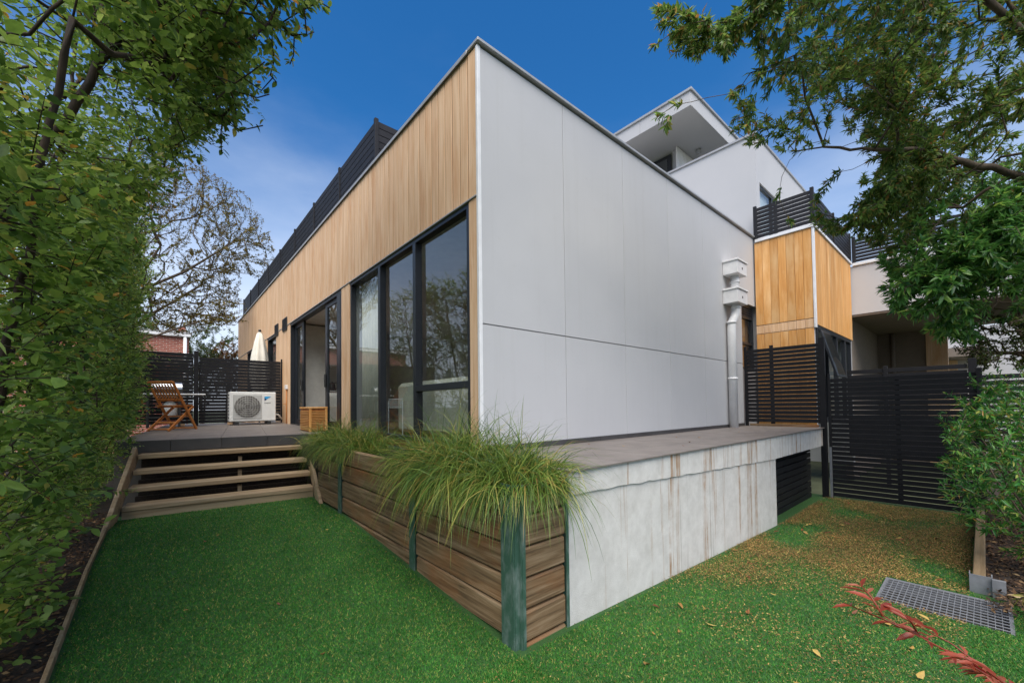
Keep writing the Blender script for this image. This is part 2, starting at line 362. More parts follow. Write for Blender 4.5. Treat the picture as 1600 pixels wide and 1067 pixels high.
def leaves(pos, ax, nrm, ln, wd, shape=None, lod=8):
    """arrays -> triangle soup; ax leaf direction, nrm approximate normal"""
    S, TT = {8: (leaf_local(), LT), 4: (SHAPE4, LT4), 2: (SHAPE2, LT2)}[lod]
    ax = unit(ax); sd = unit(np.cross(nrm, ax)); nn = np.cross(ax, sd)
    ln = np.broadcast_to(ln, (len(pos),)); wd = np.broadcast_to(wd, (len(pos),))
    V = pos[:, None, :] + ax[:, None, :]*(S[None, :, 0]*ln[:, None])[..., None] + sd[:, None, :]*(S[None, :, 1]*wd[:, None]*.5)[..., None] + nn[:, None, :]*(S[None, :, 2]*ln[:, None]*.5)[..., None]
    T = (np.arange(len(pos))*len(S))[:, None, None]+TT[None]
    return V.reshape(-1, 3), T.reshape(-1, 3), (ax, sd, nn)
UNITLEAF = {}
def unitleaf(mat):
    if mat.name not in UNITLEAF:
        me = bpy.data.meshes.new('leaf'); S = leaf_local(); S = S*np.array([1, .5, .5])
        me.from_pydata(S.tolist(), [], LT.tolist()); me.update(); me.polygons.foreach_set('use_smooth', [True]*8); me.materials.append(mat)
        UNITLEAF[mat.name] = me
    return UNITLEAF[mat.name]
def foliage(parent, name, pos, ax, nrm, ln, wd, mat, nsingle=0, lod=8):
    """one bulk mesh; the nsingle leaves nearest the viewpoint's side become leaf objects of their own"""
    ln = np.broadcast_to(ln, (len(pos),)); wd = np.broadcast_to(wd, (len(pos),))
    keep = np.ones(len(pos), bool)
    if nsingle:
        d = np.linalg.norm(pos-CAM, axis=1); rel = pos-CAM
        dp = rel@np.array(Fv); u = (rel@np.array(Rv))/dp; v = (rel@np.array(Uv))/dp
        vis = (dp > .2) & (abs(u) < 1.27) & (v > -.71) & (v < .98)
        d = np.where(vis, d, 99); sel = np.argsort(d)[:nsingle]; sel = sel[d[sel] < 98]; keep[sel] = False
        axs = unit(ax[sel]); sd = unit(np.cross(nrm[sel], axs)); nn = np.cross(axs, sd); me = unitleaf(mat); po = np.array(wpos(parent))
        for j, i in enumerate(sel):
            o = bpy.data.objects.new('leaf', me); link(o, parent)
            M4 = Matrix.Identity(4)
            for r_ in range(3):
                M4[r_][0] = axs[j][r_]*ln[i]; M4[r_][1] = sd[j][r_]*wd[i]; M4[r_][2] = nn[j][r_]*ln[i]; M4[r_][3] = pos[i][r_]-po[r_]
            o.matrix_basis = M4
    V, T, _ = leaves(pos[keep], ax[keep], nrm[keep], ln[keep], wd[keep], lod=lod)
    return rawmesh(name, V, T, mat, parent, kind='stuff')
def rdir(n): return unit(rng.normal(size=(n, 3)))
def grow(root_paths, tips, step=.14, bf=.25, jit=.03, sag=0):
    """branch structure: root_paths = list of polylines (trunk/limbs, sharing starts), tips joined one by one to the nearest node"""
    nodes = []; par = []; plen = []
    def add(p, q):
        nodes.append(np.array(p, float)); par.append(q)
        plen.append(0 if q < 0 else plen[q]+np.linalg.norm(nodes[-1]-nodes[q])); return len(nodes)-1
    for path, at_ in root_paths:
        path = [np.array(p, float) for p in path]
        if at_ < 0: q = add(path[0], -1)
        else:
            arr = np.array(nodes); q = int(np.argmin(((arr-path[0])**2).sum(1)))
        for a, b in zip(path[:-1], path[1:]):
            k = max(1, int(np.linalg.norm(b-a)/step))
            for i in range(1, k+1): q = add(a+(b-a)*i/k+rng.normal(size=3)*jit*.5, q)
    order = np.argsort([np.min(((np.array(nodes)-t)**2).sum(1)) for t in tips])
    cap = len(nodes)+len(tips)*14; A = np.zeros((cap, 3)); A[:len(nodes)] = nodes; PL = np.zeros(cap); PL[:len(nodes)] = plen; tipn = []
    for ti in order:
        t = tips[ti]; n = len(nodes); dd = np.linalg.norm(A[:n]-t, axis=1); q = int(np.argmin(dd+bf*PL[:n])); L = dd[q]
        k = min(12, max(1, int(L/step))); a = A[q].copy(); bow = rng.normal(size=3)*L*.07+np.array([0, 0, -sag*L])
        for i in range(1, k+1):
            s = i/k; p = a+(t-a)*s+bow*4*s*(1-s)+(rng.normal(size=3)*jit if i < k else 0)
            q = add(p, q); A[len(nodes)-1] = p; PL[len(nodes)-1] = plen[-1]
        tipn.append(q)
    N = len(nodes); cnt = np.zeros(N); ch = [[] for _ in range(N)]
    for i in range(N):
        if par[i] >= 0: ch[par[i]].append(i)
    for i in range(N-1, -1, -1):
        if not ch[i]: cnt[i] = 1
        if par[i] >= 0: cnt[par[i]] += cnt[i]
    return np.array(nodes), par, ch, cnt, [tipn[list(order).index(i)] for i in range(len(tips))] if len(tips) < 60 else tipn, order
def limb_paths(nodes, par, ch, cnt, r0, ex=.45, rmin=.002):
    """split the node tree into tubes (each follows its thickest child)"""
    rad = np.maximum(rmin, r0*(cnt/cnt.max())**ex); out = []; starts = [i for i in range(len(nodes)) if par[i] < 0]
    st = [(s, None) for s in starts]
    while st:
        i, p = st.pop(); P = []; Rr = []
        if p is not None: P.append(nodes[p]); Rr.append(min(rad[p], rad[i]*1.15))
        while True:
            P.append(nodes[i]); Rr.append(rad[i])
            if not ch[i]: break
            big = max(ch[i], key=lambda c: cnt[c])
            for c in ch[i]:
                if c != big: st.append((c, i))
            i = big
        if len(P) > 1: out.append((np.array(P), np.array(Rr)))
    return out
def ellips(n, c, r, shell=.0):
    d = rdir(n); u = rng.random(n)**(1/3); u = shell+(1-shell)*u
    return np.array(c)+d*u[:, None]*np.array(r)
def tipdir(nodes, par, tipn):
    d = []
    for t in tipn:
        a = t
        for _ in range(2):
            if par[a] >= 0: a = par[a]
        d.append(nodes[t]-nodes[a])
    return unit(np.array(d))
def rosettes(tp, td, n, ln, wd, spread=.95, back=.10):
    """whorls of n leaves round each tip"""
    k = len(tp); P = np.repeat(tp, n, 0); D = np.repeat(td, n, 0)
    ref = rdir(k*n); side = unit(ref-(ref*D).sum(1, keepdims=True)*D)
    a = (.35+rng.random(k*n)*.85)*spread
    ax = unit(D*np.cos(a)[:, None]+side*np.sin(a)[:, None]+np.array([0, 0, -.22]))
    P = P-D*(rng.random(k*n)*back)[:, None]
    nr = unit(D+np.array([0, 0, .9])+rng.normal(size=(k*n, 3))*.25)
    return P, ax, nr, ln*(.65+.5*rng.random(k*n)), wd*(.7+.45*rng.random(k*n))

def gz(x, y):
    """lawn height"""
    x = np.asarray(x, float); y = np.asarray(y, float)
    a = .072*np.clip(y+1.2, 0, 3.0); a = a*np.clip((.4-x)/.8, 0, 1)
    b = -.038*np.clip(x+.2, 0, 4.3)
    return a+b

# ------------------------------------------------------------------ ground
def sheet(name, x0, x1, y0, y1, nx, ny, zf, mat):
    xs = np.linspace(x0, x1, nx); ys = np.linspace(y0, y1, ny); X, Y = np.meshgrid(xs, ys)
    Z = zf(X, Y); V = np.stack([X, Y, Z], -1).reshape(-1, 3)
    Fc = [(j*nx+i, j*nx+i+1, (j+1)*nx+i+1, (j+1)*nx+i) for j in range(ny-1) for i in range(nx-1)]
    return meshobj(name, V, Fc, mat, smooth=True)
tag(sheet('terrain', -900, 900, -900, 900, 7, 7, lambda X, Y: X*0-.42, EARTH), None, kind='structure')
lawn = tag(sheet('lawn', -2.76, 6.75, -4.2, 3.75, 60, 60, lambda X, Y: gz(X, Y), TURF), None, kind='structure')
def rough(X, Y): return np.array([mnoise.noise((x*3, y*3, 0))*.03 for x, y in zip(X.ravel(), Y.ravel())]).reshape(X.shape)
tag(sheet('garden_bed_by_hedge', -6.5, -2.775, -5, 12, 40, 90, lambda X, Y: .10+.012*Y+rough(X, Y), MULCH), None, kind='structure')
tag(sheet('garden_bed_by_gate', 2.9, 12, -8, -3.07, 50, 40, lambda X, Y: -.07+rough(X, Y), MULCH), None, kind='structure')

# turf blades, denser where they show larger
def turf(n):
    P = np.concatenate([np.stack([rng.uniform(-2.74, -.68, n), rng.uniform(-2.6, 3.5, n)], 1), np.stack([rng.uniform(-2.2, 6.55, n), rng.uniform(-3.02, -1.28, n)], 1), np.stack([rng.uniform(-1.6, 2.8, n//3), rng.uniform(-3.7, -3.02, n//3)], 1)])
    d = np.linalg.norm(P-CAM[:2], axis=1); P = P[rng.random(len(P)) < np.clip((2.3/np.maximum(d, 1.3))**1.5, .12, 1)]
    inside = (P[:, 0] > -.67) & (P[:, 1] > -1.27); P = P[~inside]
    g = (P[:, 0] > 2.06) & (P[:, 0] < 2.69) & (P[:, 1] < -2.50) & (P[:, 1] > -3.22); P = P[~g]
    n = len(P); h = rng.uniform(.008, .018, n); an = rng.uniform(0, 2*math.pi, n); wv = .0022+.0012*np.linalg.norm(P-CAM[:2], axis=1)/3
    z = gz(P[:, 0], P[:, 1]); s = np.stack([np.cos(an), np.sin(an), 0*an], 1)*wv[:, None]
    B = np.stack([P[:, 0], P[:, 1], z-.002], 1); tip = B+np.stack([rng.normal(size=n)*.010, rng.normal(size=n)*.010, h], 1)
    V = np.stack([B-s, B+s, tip], 1).reshape(-1, 3); T = np.arange(n*3).reshape(-1, 3)
    o = rawmesh('turf_blades', V, T, BLADE, lawn, kind='stuff', smooth=False)
turf(380000)

# ------------------------------------------------------------------ the house
house = thing('house', 'long single storey house with pale timber side and white panelled end wall', 'house', (0, 0, 0))
ZT = 5.03
def boxes(name, parent, L, mat):
    V = []; Fc = []
    for (x0, x1, y0, y1, z0, z1) in L:
        k = len(V); V += [(x, y, z) for x in (x0, x1) for y in (y0, y1) for z in (z0, z1)]
        Fc += [(k, k+1, k+3, k+2), (k+4, k+6, k+7, k+5), (k, k+4, k+5, k+1), (k+2, k+3, k+7, k+6), (k, k+2, k+6, k+4), (k+1, k+5, k+7, k+3)]
    return meshobj(name, V, Fc, mat, parent)
boxes('wall_core', house, [
    (.03, 6.50, .022, .2, 1.0, 5.0), (6.50, 7.36, .022, .2, 3.56, 5.0), (6.50, 7.36, .022, .2, 1.0, 2.2),
    (.004, .2, .2, 3.57, 3.56, 5.0), (.004, .2, 3.57, 4.0, 1.0, 5.0), (.004, .2, 4.0, 7.67, 3.56, 5.0), (.004, .2, 7.67, 9.25, 1.0, 5.0),
    (.004, .2, 9.25, 10.45, 3.56, 5.0), (.004, .2, 9.25, 10.45, 1.0, 2.1), (.004, .2, 10.45, 12.6, 1.0, 5.0), (.004, .2, 12.6, 14.2, 3.56, 5.0), (.004, .2, 12.6, 14.2, 1.0, 2.1), (.004, .2, 14.2, 16.6, 1.0, 5.0),
    (.2, 7.36, 16.4, 16.6, 1.0, 5.0), (7.2, 7.36, .2, 16.4, 1.0, 5.0)], WALLW)
box('roof_deck', house, .2, 7.2, .2, 16.4, 4.55, 4.7, CAP)
box('floor', house, .0, 7.2, .2, 16.4, 1.0, 1.10, FLOORW)
box('ceiling', house, .2, 7.2, .2, 16.4, 3.64, 3.72, INW)
box('partition', house, .2, 7.2, 8.3, 8.4, 1.1, 3.64, INW)
box('inner_wall', house, 4.9, 5.0, .2, 8.3, 1.1, 3.64, INW)
box('inner_end_wall', house, .2, 4.9, .2, .22, 1.1, 3.64, INW)
GAPSHADE = plain('gap_shade_sheet', srgb(70, 48, 32), .9)  # dark brown for a sheet added behind the boards, deepening the gap shadows
boxes('gap_shade_sheet', house, [(.0012, .0036, .03, 16.58, 3.545, 5.0), (.0012, .0036, .03, .19, 1.02, 3.545), (.0012, .0036, 3.58, 3.99, 1.02, 3.545), (.0012, .0036, 7.675, 9.245, 1.02, 3.545), (.0012, .0036, 10.46, 12.59, 1.02, 3.545), (.0012, .0036, 14.21, 16.58, 1.02, 3.545)], GAPSHADE)
# white cladding panels with a recessed groove and fine joints
for i in range(6):
    x0 = i*1.2+(.012 if i == 0 else .0035); x1 = (i+1)*1.2-.0035
    if i < 5:
        box('wall_panel', house, x0, x1, 0, .02, 1.115, 2.291, PANEL, .0015); box('wall_panel', house, x0, x1, 0, .02, 2.303, ZT-.02, PANEL, .0015)
box('wall_panel', house, 6.0025, 6.48, 0, .02, 1.115, 2.291, PANEL, .0015)
box('wall_panel', house, 6.0025, 6.48, 0, .02, 2.303, 3.55, PANEL, .0015)
box('wall_panel', house, 6.0025, 7.385, 0, .02, 3.555, ZT-.02, PANEL, .0015)
for i in range(13):
    if i*.6 < 6.45: box('skirting_tile', house, i*.6+.002, min(i*.6+.598, 6.48), -.012, .0, 1.062, 1.112, DTILE, .001)
box('corner_trim', house, -.030, .010, -.004, .030, 1.06, ZT-.01, TRIM, .003)
# timber boards
pitch = .1448
nb = int(16.55/pitch)
for i in range(nb):
    y0 = .034+i*pitch; y1 = y0+pitch-.013
    dx = random.uniform(-.0015, .0015)
    box('board', house, -.022+dx, .001, y0, y1, 3.556, ZT-.012, PALE, .003)
boxes('joint_shade_strips', house, [(-.0175, .0008, .034+i*pitch+pitch-.013, .034+(i+1)*pitch, 3.557, ZT-.013) for i in range(nb-1)], plain('joint_shade_brown', srgb(112, 74, 44), .9))  # stain-brown strips added in the board gaps, drawing their shadow lines in colour
for (a, b_) in ((.034, .18), (3.585, 3.985), (7.68, 9.24), (10.47, 12.58), (14.22, 16.55)):
    n = max(1, round((b_-a)/pitch)); wv = (b_-a)/n
    for k in range(n): box('board', house, -.022+random.uniform(-.0015, .0015), .001, a+k*wv, a+(k+1)*wv-.009, 1.03, 3.538, PALE, .003)
box('head_flashing', house, -.034, .0, .03, 16.58, 3.5395, 3.5545, CAP, .002)
box('parapet_capping', house, -.045, .215, .155, 16.65, ZT, ZT+.034, CAP, .004)
box('parapet_capping', house, -.045, 7.42, -.04, .15, ZT, ZT+.034, CAP, .004)
box('capping_lip', house, -.050, -.0455, .155, 16.65, ZT-.018, ZT+.02, CAP, .001)
# wall vents
for (a, b_) in ((7.92, 8.38), (8.92, 9.30)):
    v = box('wall_vent', house, -.05, -.024, a, b_, 3.44-.012*0, 3.75, DARK, .003)
    for k in range(6): box('louvre', v, -.058, -.0505, a+.03, b_-.03, 3.47+k*.044, 3.50+k*.044, BLACK, .001)
# windows on the timber side
def window(y0, y1, z0, z1, mull=(), trans=None, xo=-.012, fw=.055, dep=.11):
    f = box('window', house, xo, xo+dep, y0, y0+fw, z0, z1, FRAME, .003)
    box('frame_jamb', f, xo, xo+dep, y1-fw, y1, z0, z1, FRAME, .003)
    box('frame_head', f, xo+.001, xo+dep, y0+fw, y1-fw, z1-fw, z1, FRAME, .003); box('frame_sill', f, xo+.001, xo+dep, y0+fw, y1-fw, z0, z0+fw, FRAME, .003)
    for (a, b_) in mull: box('mullion', f, xo-.004, xo+dep, a, b_, z0+fw, z1-fw, FRAME, .003)
    if trans: box('transom', f, xo-.006, xo+dep, trans[0], trans[1], trans[2], trans[3], FRAME, .003)
    return f
wf = window(.185, 3.57, 1.10, 3.535, ((1.31, 1.385), (2.36, 2.44)), (.23, 1.31, 1.69, 1.76), fw=.045, dep=.085)
for (a, b_, c, d) in ((.23, 1.31, 1.76, 3.49), (.23, 1.31, 1.145, 1.69), (1.385, 2.36, 1.145, 3.49), (2.44, 3.525, 1.145, 3.49)):
    box('pane', wf, .055, .063, a-.01, b_+.01, c-.01, d+.01, GLASS, .0005)
df = window(4.0, 7.67, 1.10, 3.535, ((4.06, 4.24),), None, dep=.13)
for (a, b_, x) in ((4.24, 5.06, .03), (6.80, 7.61, .07)):
    s = box('sliding_panel', df, x, x+.045, a, a+.13, 1.16, 3.48, FRAME, .003)
    o = [box('panel_stile', df, x, x+.045, b_-.13, b_, 1.16, 3.48, FRAME, .003), box('panel_rail', df, x+.001, x+.044, a+.13, b_-.13, 3.40, 3.48, FRAME, .003), box('panel_rail', df, x+.001, x+.044, a+.13, b_-.13, 1.16, 1.26, FRAME, .003),
         box('pane', df, x+.018, x+.026, a+.12, b_-.12, 1.25, 3.41, GLASS, .0005)]
    box('door_handle', df, x-.035, x-.001, (b_-.09 if a < 5 else a+.04), (b_-.04 if a < 5 else a+.09), 1.9, 2.15, DARK, .01)
for (a, b_, n) in ((9.25, 10.45, 1), (12.6, 14.2, 2)):
    f = window(a, b_, 2.1, 3.535, tuple((a+(b_-a)*.5-.03, a+(b_-a)*.5+.03) for _ in range(n-1)))
    box('pane', f, .055, .063, a+.04, b_-.04, 2.14, 3.49, GLASS, .0005)
# recessed window beside the downpipe
sf = box('window', house, 6.50, 6.55, .05, .12, 2.2, 3.54, FRAME, .003)
box('frame_jamb', sf, 7.2, 7.25, .05, .12, 2.2, 3.54, FRAME, .003); box('frame_sill', sf, 6.55, 7.2, .05, .12, 2.2, 2.25, FRAME, .003); box('frame_head', sf, 6.55, 7.2, .05, .12, 3.5, 3.54, FRAME, .003)
box('transom', sf, 6.55, 7.2, .05, .12, 2.72, 2.77, FRAME, .003); box('transom', sf, 6.55, 7.2, .05, .12, 3.26, 3.30, FRAME, .003)
box('pane', sf, 6.54, 7.21, .085, .092, 2.24, 3.27, GLASS, .0005)
for k in range(4): bar('louvre', sf, (6.55, .06, 3.325+k*.047), (7.2, .06, 3.325+k*.047), .012, .045, FRAME, .001, up=(0, .5, 1))
box('blind', house, 6.52, 7.34, .15, .16, 2.22, 3.4, wood('brown_blind', [srgb(120, 84, 56), srgb(136, 98, 68), srgb(144, 108, 76)], 0), .001)
# things inside the room
kb = thing('kitchen_cabinet', 'white kitchen cabinet wall with a lit niche seen through the open door', 'cabinet', (2, 8, 1.1))
box('tall_panel', kb, .25, .86, 7.9, 8.29, 1.1, 3.6, INW); box('tall_panel', kb, 1.9, 2.5, 7.9, 8.29, 1.1, 3.6, INW)
box('upper_cabinet', kb, .865, 1.895, 7.9, 8.29, 2.6, 3.6, INW); box('base_cabinet', kb, .865, 1.895, 7.9, 8.29, 1.1, 1.92, INW); box('benchtop', kb, .864, 1.896, 7.86, 8.29, 1.925, 1.96, TRIM)
kt = thing('kettle', 'small black kettle on the white kitchen bench', 'kettle', (1.05, 8.02, 1.961))
def lathe(name, prof, mat, parent, sides=20, loc=(0, 0, 0), smooth=True):
    V = []; Fc = []
    for (r, z) in prof:
        for k in range(sides): a = k*2*math.pi/sides; V.append((loc[0]+r*math.cos(a), loc[1]+r*math.sin(a), loc[2]+z))
    for i in range(len(prof)-1):
        for k in range(sides): Fc.append((i*sides+k, i*sides+(k+1) % sides, (i+1)*sides+(k+1) % sides, (i+1)*sides+k))
    Fc.append(tuple(range(sides))[::-1]); Fc.append(tuple((len(prof)-1)*sides+k for k in range(sides)))
    o = meshobj(name, V, Fc, mat, parent, origin=(0, 0, 0), smooth=smooth); o.location = (0, 0, 0); return o
lathe('body', [(.085, 0), (.09, .03), (.075, .15), (.055, .2), (.02, .215), (.02, .235)], DARK, kt)
tubes('handle', [([(.06, 0, .2), (.13, 0, .19), (.14, 0, .08), (.08, 0, .04)], .012)], DARK, kt, local=True)
sfa = thing('sofa', 'grey fabric sofa with its back to the big window', 'sofa', (.7, 1.45, 1.1))
box('back', sfa, .20, .42, .60, 2.30, 1.16, 1.84, SOFA, .05); box('seat', sfa, .43, 1.2, .80, 2.10, 1.2, 1.5, SOFA, .05)
for (a, b_) in ((.57, .79), (2.11, 2.33)): box('arm', sfa, .425, 1.21, a, b_, 1.16, 1.66, SOFA, .05)
for (x, y) in ((.3, .7), (.3, 2.2), (1.12, .7), (1.12, 2.2)): box('leg', sfa, x-.03, x+.03, y-.03, y+.03, 1.1, 1.16, DARK)
n = 60; ys = np.linspace(2.62, 3.5, n); V = [(.155+.025*math.sin(i*.9), y, z) for z in (1.12, 3.55) for i, y in enumerate(ys)]
cu = meshobj('curtain', V, [(i, i+1, n+i+1, n+i) for i in range(n-1)], CLOTH, smooth=True)
sm = cu.modifiers.new('thickness', 'SOLIDIFY'); sm.thickness = .004
tag(cu, 'white pleated curtain hanging behind the leftmost pane of the big window', 'curtain')
rk = thing('drying_rack', 'white wire rack standing inside behind the big window', 'rack', (.15, 2.4, 1.1))
for k in range(9): bar('wire', rk, (.14, 2.02+k*.05, 1.5), (.14, 2.02+k*.05, 1.62), .006, .006, TRIM, .001)
for z in (1.5, 1.62): bar('rail', rk, (.145, 2.0, z), (.145, 2.45, z), .01, .01, TRIM, .001)
for y in (2.0, 2.45): bar('leg', rk, (.14, y, 1.1), (.14, y, 1.6), .01, .01, TRIM, .001)

# ------------------------------------------------------------------ slat screens
def slat_run(parent, axis, fixed, a, b_, z0, z1, hgt, gap, mat, th=.022, sub=None):
    """horizontal slats along axis ('x' or 'y') at the other coordinate = fixed"""
    z = z0
    while z+hgt <= z1+.001:
        if axis == 'y': box('slat', sub or parent, fixed-th/2, fixed+th/2, a, b_, z, z+hgt, mat, .002)
        else: box('slat', sub or parent, a, b_, fixed-th/2, fixed+th/2, z, z+hgt, mat, .002)
        z += hgt+gap
def post(parent, x, y, z0, z1, s, mat=BLACK): return box('post', parent, x-s/2, x+s/2, y-s/2, y+s/2, z0, z1, mat, .004)
rs = thing('roof_screen', 'charcoal slat screen with posts along the roof above the timber wall', 'screen', (.3, 3.25, 4.7))
py = [3.25+1.785*k for k in range(9)]
for k, y in enumerate(py):
    post(rs, .3, y, 4.7, 6.232, .062, CHAR)
    if k < 8: slat_run(rs, 'y', .3, y+.033, py[k+1]-.033, 4.96, 6.21, .1015, .012, CHAR)
slat_run(rs, 'x', 3.25, .333, 2.2, 4.96, 6.21, .1015, .012, CHAR); post(rs, 2.24, 3.25, 4.7, 6.232, .062, CHAR)

# ------------------------------------------------------------------ ledge with tiles
ledge = thing('concrete_ledge', 'stained white concrete ledge topped with grey tiles below the white wall', 'ledge', (3, -1.2, -.2))
def wavy_band():
    # slab edge with an uneven cold joint
    n = 120; xs = np.linspace(-.2, 6.5, n); V = []; Fc = []
    for x in xs:
        zb = .885-.036*max(0, min(x, 4.05)) + mnoise.noise((x*7, 3, 1))*.012+mnoise.noise((x*25, 3, 1))*.006 if x < 4.05 else .745
        V += [(x, -1.258-.012*max(0, mnoise.noise((x*6, 0, 5))), zb), (x, -1.258, 1.046), (x, .02, 1.046), (x, -1.235, zb)]
    for i in range(n-1):
        k = i*4
        Fc += [(k, k+4, k+5, k+1), (k+1, k+5, k+6, k+2), (k+3, k+7, k+4, k)]
    Fc += [(0, 1, 2, 3), (4*n-4, 4*n-1, 4*n-2, 4*n-3)]
    return meshobj('slab_edge', V, Fc, CONC, ledge)
wavy_band()
boxes('base_wall', ledge, [(-.2, 4.05, -1.243, -1.05, -.4, .9)], CONC)
boxes('slab', ledge, [(4.06, 6.5, -1.23, .0, .80, 1.04)], CONC)
box('inner_wall', ledge, -.2, 6.5, -.15, -.02, -.4, 1.03, CONC)
for i in range(12):
    for j in range(3):
        x0 = -.215+i*.6; x1 = min(x0+.597, 6.53); y0 = -1.285 if j == 0 else -1.285+.435*j; y1 = -1.285+.435*(j+1)-.003
        if j == 2: y1 = -.004
        if x1-x0 > .05: box('tile', ledge, x0, x1, y0, y1, 1.048, 1.061+random.uniform(-.0007, .0007), TILE, .0015)
us = thing('undercroft_screen', 'dark slatted screen closing the gap under the tiled ledge', 'screen', (5.3, -1.05, -.18))
slat_run(us, 'x', -1.08, 4.06, 6.42, -.17, .78, .085, .016, BLACK)
for x in (4.12, 5.2, 6.3): box('post', us, x-.03, x+.03, -1.06, -1.01, -.2, .79, BLACK)
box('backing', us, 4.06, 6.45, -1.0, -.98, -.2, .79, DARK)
ls_ = thing('ledge_screen', 'black slat privacy screen standing across the far end of the tiled ledge', 'screen', (6.55, -.65, 1.06))
slat_run(ls_, 'y', 6.56, -1.22, -.05, 1.14, 2.63, .0655, .010, BLACK, .022)
box('post', ls_, 6.53, 6.59, -.05, -.003, 1.061, 2.64, BLACK); box('post', ls_, 6.53, 6.60, -1.31, -1.222, -.2, 2.66, BLACK); box('post', ls_, 6.58, 6.62, -.5, -.44, 1.061, 2.62, BLACK)
box('bottom_rail', ls_, 6.54, 6.6, -1.2, -.08, 1.064, 1.105, SLEEP)

# ------------------------------------------------------------------ side gate fence and fences beyond
gf = thing('gate_fence', 'tall black slat fence closing the side passage beside the ledge', 'fence', (6.6, -2.1, -.18))
slat_run(gf, 'y', 6.62, -3.06, -1.335, -.135, 1.94, .067, .0125, BLACK, .022)
post(gf, 6.60, -3.09, -.3, 1.98, .06); box('post', gf, 6.56, 6.61, -1.37, -1.335, -.25, 2.0, BLACK, .004); box('post_foot', gf, 6.54, 6.559, -1.37, -1.335, -.25, .72, GALV, .002)
box('stile', gf, 6.635, 6.675, -2.25, -2.19, -.1, 1.93, BLACK)
nf = thing('neighbour_fence', 'black slat fence further back behind the tall side fence', 'fence', (9.6, -2.4, 0))
slat_run(nf, 'y', 9.6, -2.93, -1.1, .3, 2.24, .085, .03, BLACK, .018); slat_run(nf, 'y', 9.6, -7.0, -3.06, .3, 2.05, .085, .03, BLACK, .018)
post(nf, 9.6, -3.0, -.3, 2.33, .11); post(nf, 9.6, -1.75, -.3, 2.28, .07); post(nf, 9.6, -5, -.3, 2.1, .07)

# ------------------------------------------------------------------ timber clad wing beyond the wall end
tw = thing('timber_wing', 'orange timber clad wing with white corner trim beyond the white wall', 'building', (7.2, -1, 0))
boxes('wall_core', tw, [(7.225, 10.6, -1.035, -.02, 3.0, 4.9), (7.225, 7.4, -1.03, -.02, 1.0, 3.0), (10.4, 10.615, -1.03, 3, 0, 3.0), (10.605, 10.635, -1.0, -.8, 2.9, 4.85), (7.365, 7.415, .0, .2, 1.0, 4.9), (7.30, 7.365, .125, .21, 1.0, 3.56)], WALLW)
for k in range(7):
    wv = 1.0/7; a = -.03-k*wv; box('board', tw, 7.2, 7.222, a-wv+.004, a, 3.14, 4.9, ORANGE, .003); box('board', tw, 7.203, 7.222, a-wv+.004, a, 2.96, 3.128, PALE, .003)
    box('board', tw, 7.205, 7.222, a-wv+.004, a, 1.0, 2.95, ORANGE, .003)
for k in range(23):
    wv = 3.3/23; a = 7.28+k*wv; box('board', tw, a, a+wv-.005, -1.062, -1.04, 3.02, 4.9, ORANGE, .003)
box('corner_trim', tw, 7.192, 7.27, -1.07, -1.033, 2.95, 4.93, TRIM, .003)
box('parapet_capping', tw, 7.17, 10.62, -1.09, -.05, 4.905, 4.965, TRIM, .004)
# windows under the wing
ww = box('window', tw, 7.28, 10.35, -1.06, -.98, 2.93, 3.01, FRAME)
for x in (7.28, 8.1, 8.9, 9.7, 10.3): box('mullion', ww, x, x+.06, -1.06, -.98, 1.2, 2.93, FRAME)
box('pane', ww, 8.16, 10.3, -1.02, -1.01, 1.2, 2.93, GLASS, .0005); box('sill', ww, 7.28, 10.35, -1.07, -.98, 1.1, 1.2, FRAME)
bar('open_sash', ww, (7.75, -1.08, 2.92), (7.75, -1.32, 2.0), .72, .035, FRAME, .004, up=(0, 1, 0)); bar('sash_pane', ww, (7.75, -1.108, 2.88), (7.75, -1.335, 2.04), .64, .012, GLASS, .001, up=(0, 1, 0))
wr = thing('wing_balustrade', 'black slat balustrade on top of the orange timber wing', 'balustrade', (7.2, -1, 4.96))
slat_run(wr, 'y', 7.23, -1.02, -.08, 5.0, 5.66, .068, .014, CHAR, .02); slat_run(wr, 'x', -1.05, 7.26, 10.6, 5.0, 5.66, .068, .014, CHAR, .02)
for (x, y) in ((7.23, -.05), (7.23, -1.05), (8.9, -1.05), (10.6, -1.05)): post(wr, x, y, 4.966, 5.69, .06, CHAR)
# upper storey
up = thing('upper_storey', 'white rendered upper storey box rising behind the long white wall', 'building', (7.4, 0, 5))
boxes('wall', up, [(7.42, 7.6, -.03, 6, 4.7, 7.36), (7.6, 7.62, -.03, .15, 4.7, 7.36), (7.62, 8.9, -.03, .15, 6.37, 7.36), (7.62, 8.9, -.03, .15, 4.7, 5.25), (8.9, 13, -.03, .15, 4.7, 7.36)], WALLW)
box('capping', up, 7.385, 13.03, -.06, .18, 7.362, 7.41, CAP, .003); box('capping', up, 7.385, 7.63, .183, 6, 7.362, 7.41, CAP, .003)
uw = box('window', up, 7.62, 8.9, .0, .07, 6.31, 6.37, FRAME)
for x in (7.62, 8.5, 8.85): box('jamb', uw, x, x+.05, .0, .07, 5.25, 6.31, FRAME)
box('pane', uw, 7.66, 8.86, .03, .04, 5.25, 6.32, GLASS, .0005); box('blind', uw, 7.66, 8.86, .09, .1, 5.3, 6.3, TRIM, .001)
cn = thing('canopy_roof', 'flat white canopy roof with deep fascia above the upper terrace', 'roof', (7.1, 1.2, 5))
boxes('soffit', cn, [(7.16, 13, 1.25, 8, 8.62, 8.9)], SOFFIT if False else WALLW)
for i in range(5): box('fascia_panel', cn, 7.13, 7.158, 1.225+i*1.35, 1.225+i*1.35+1.345, 8.60, 8.95, WALLW, .002)
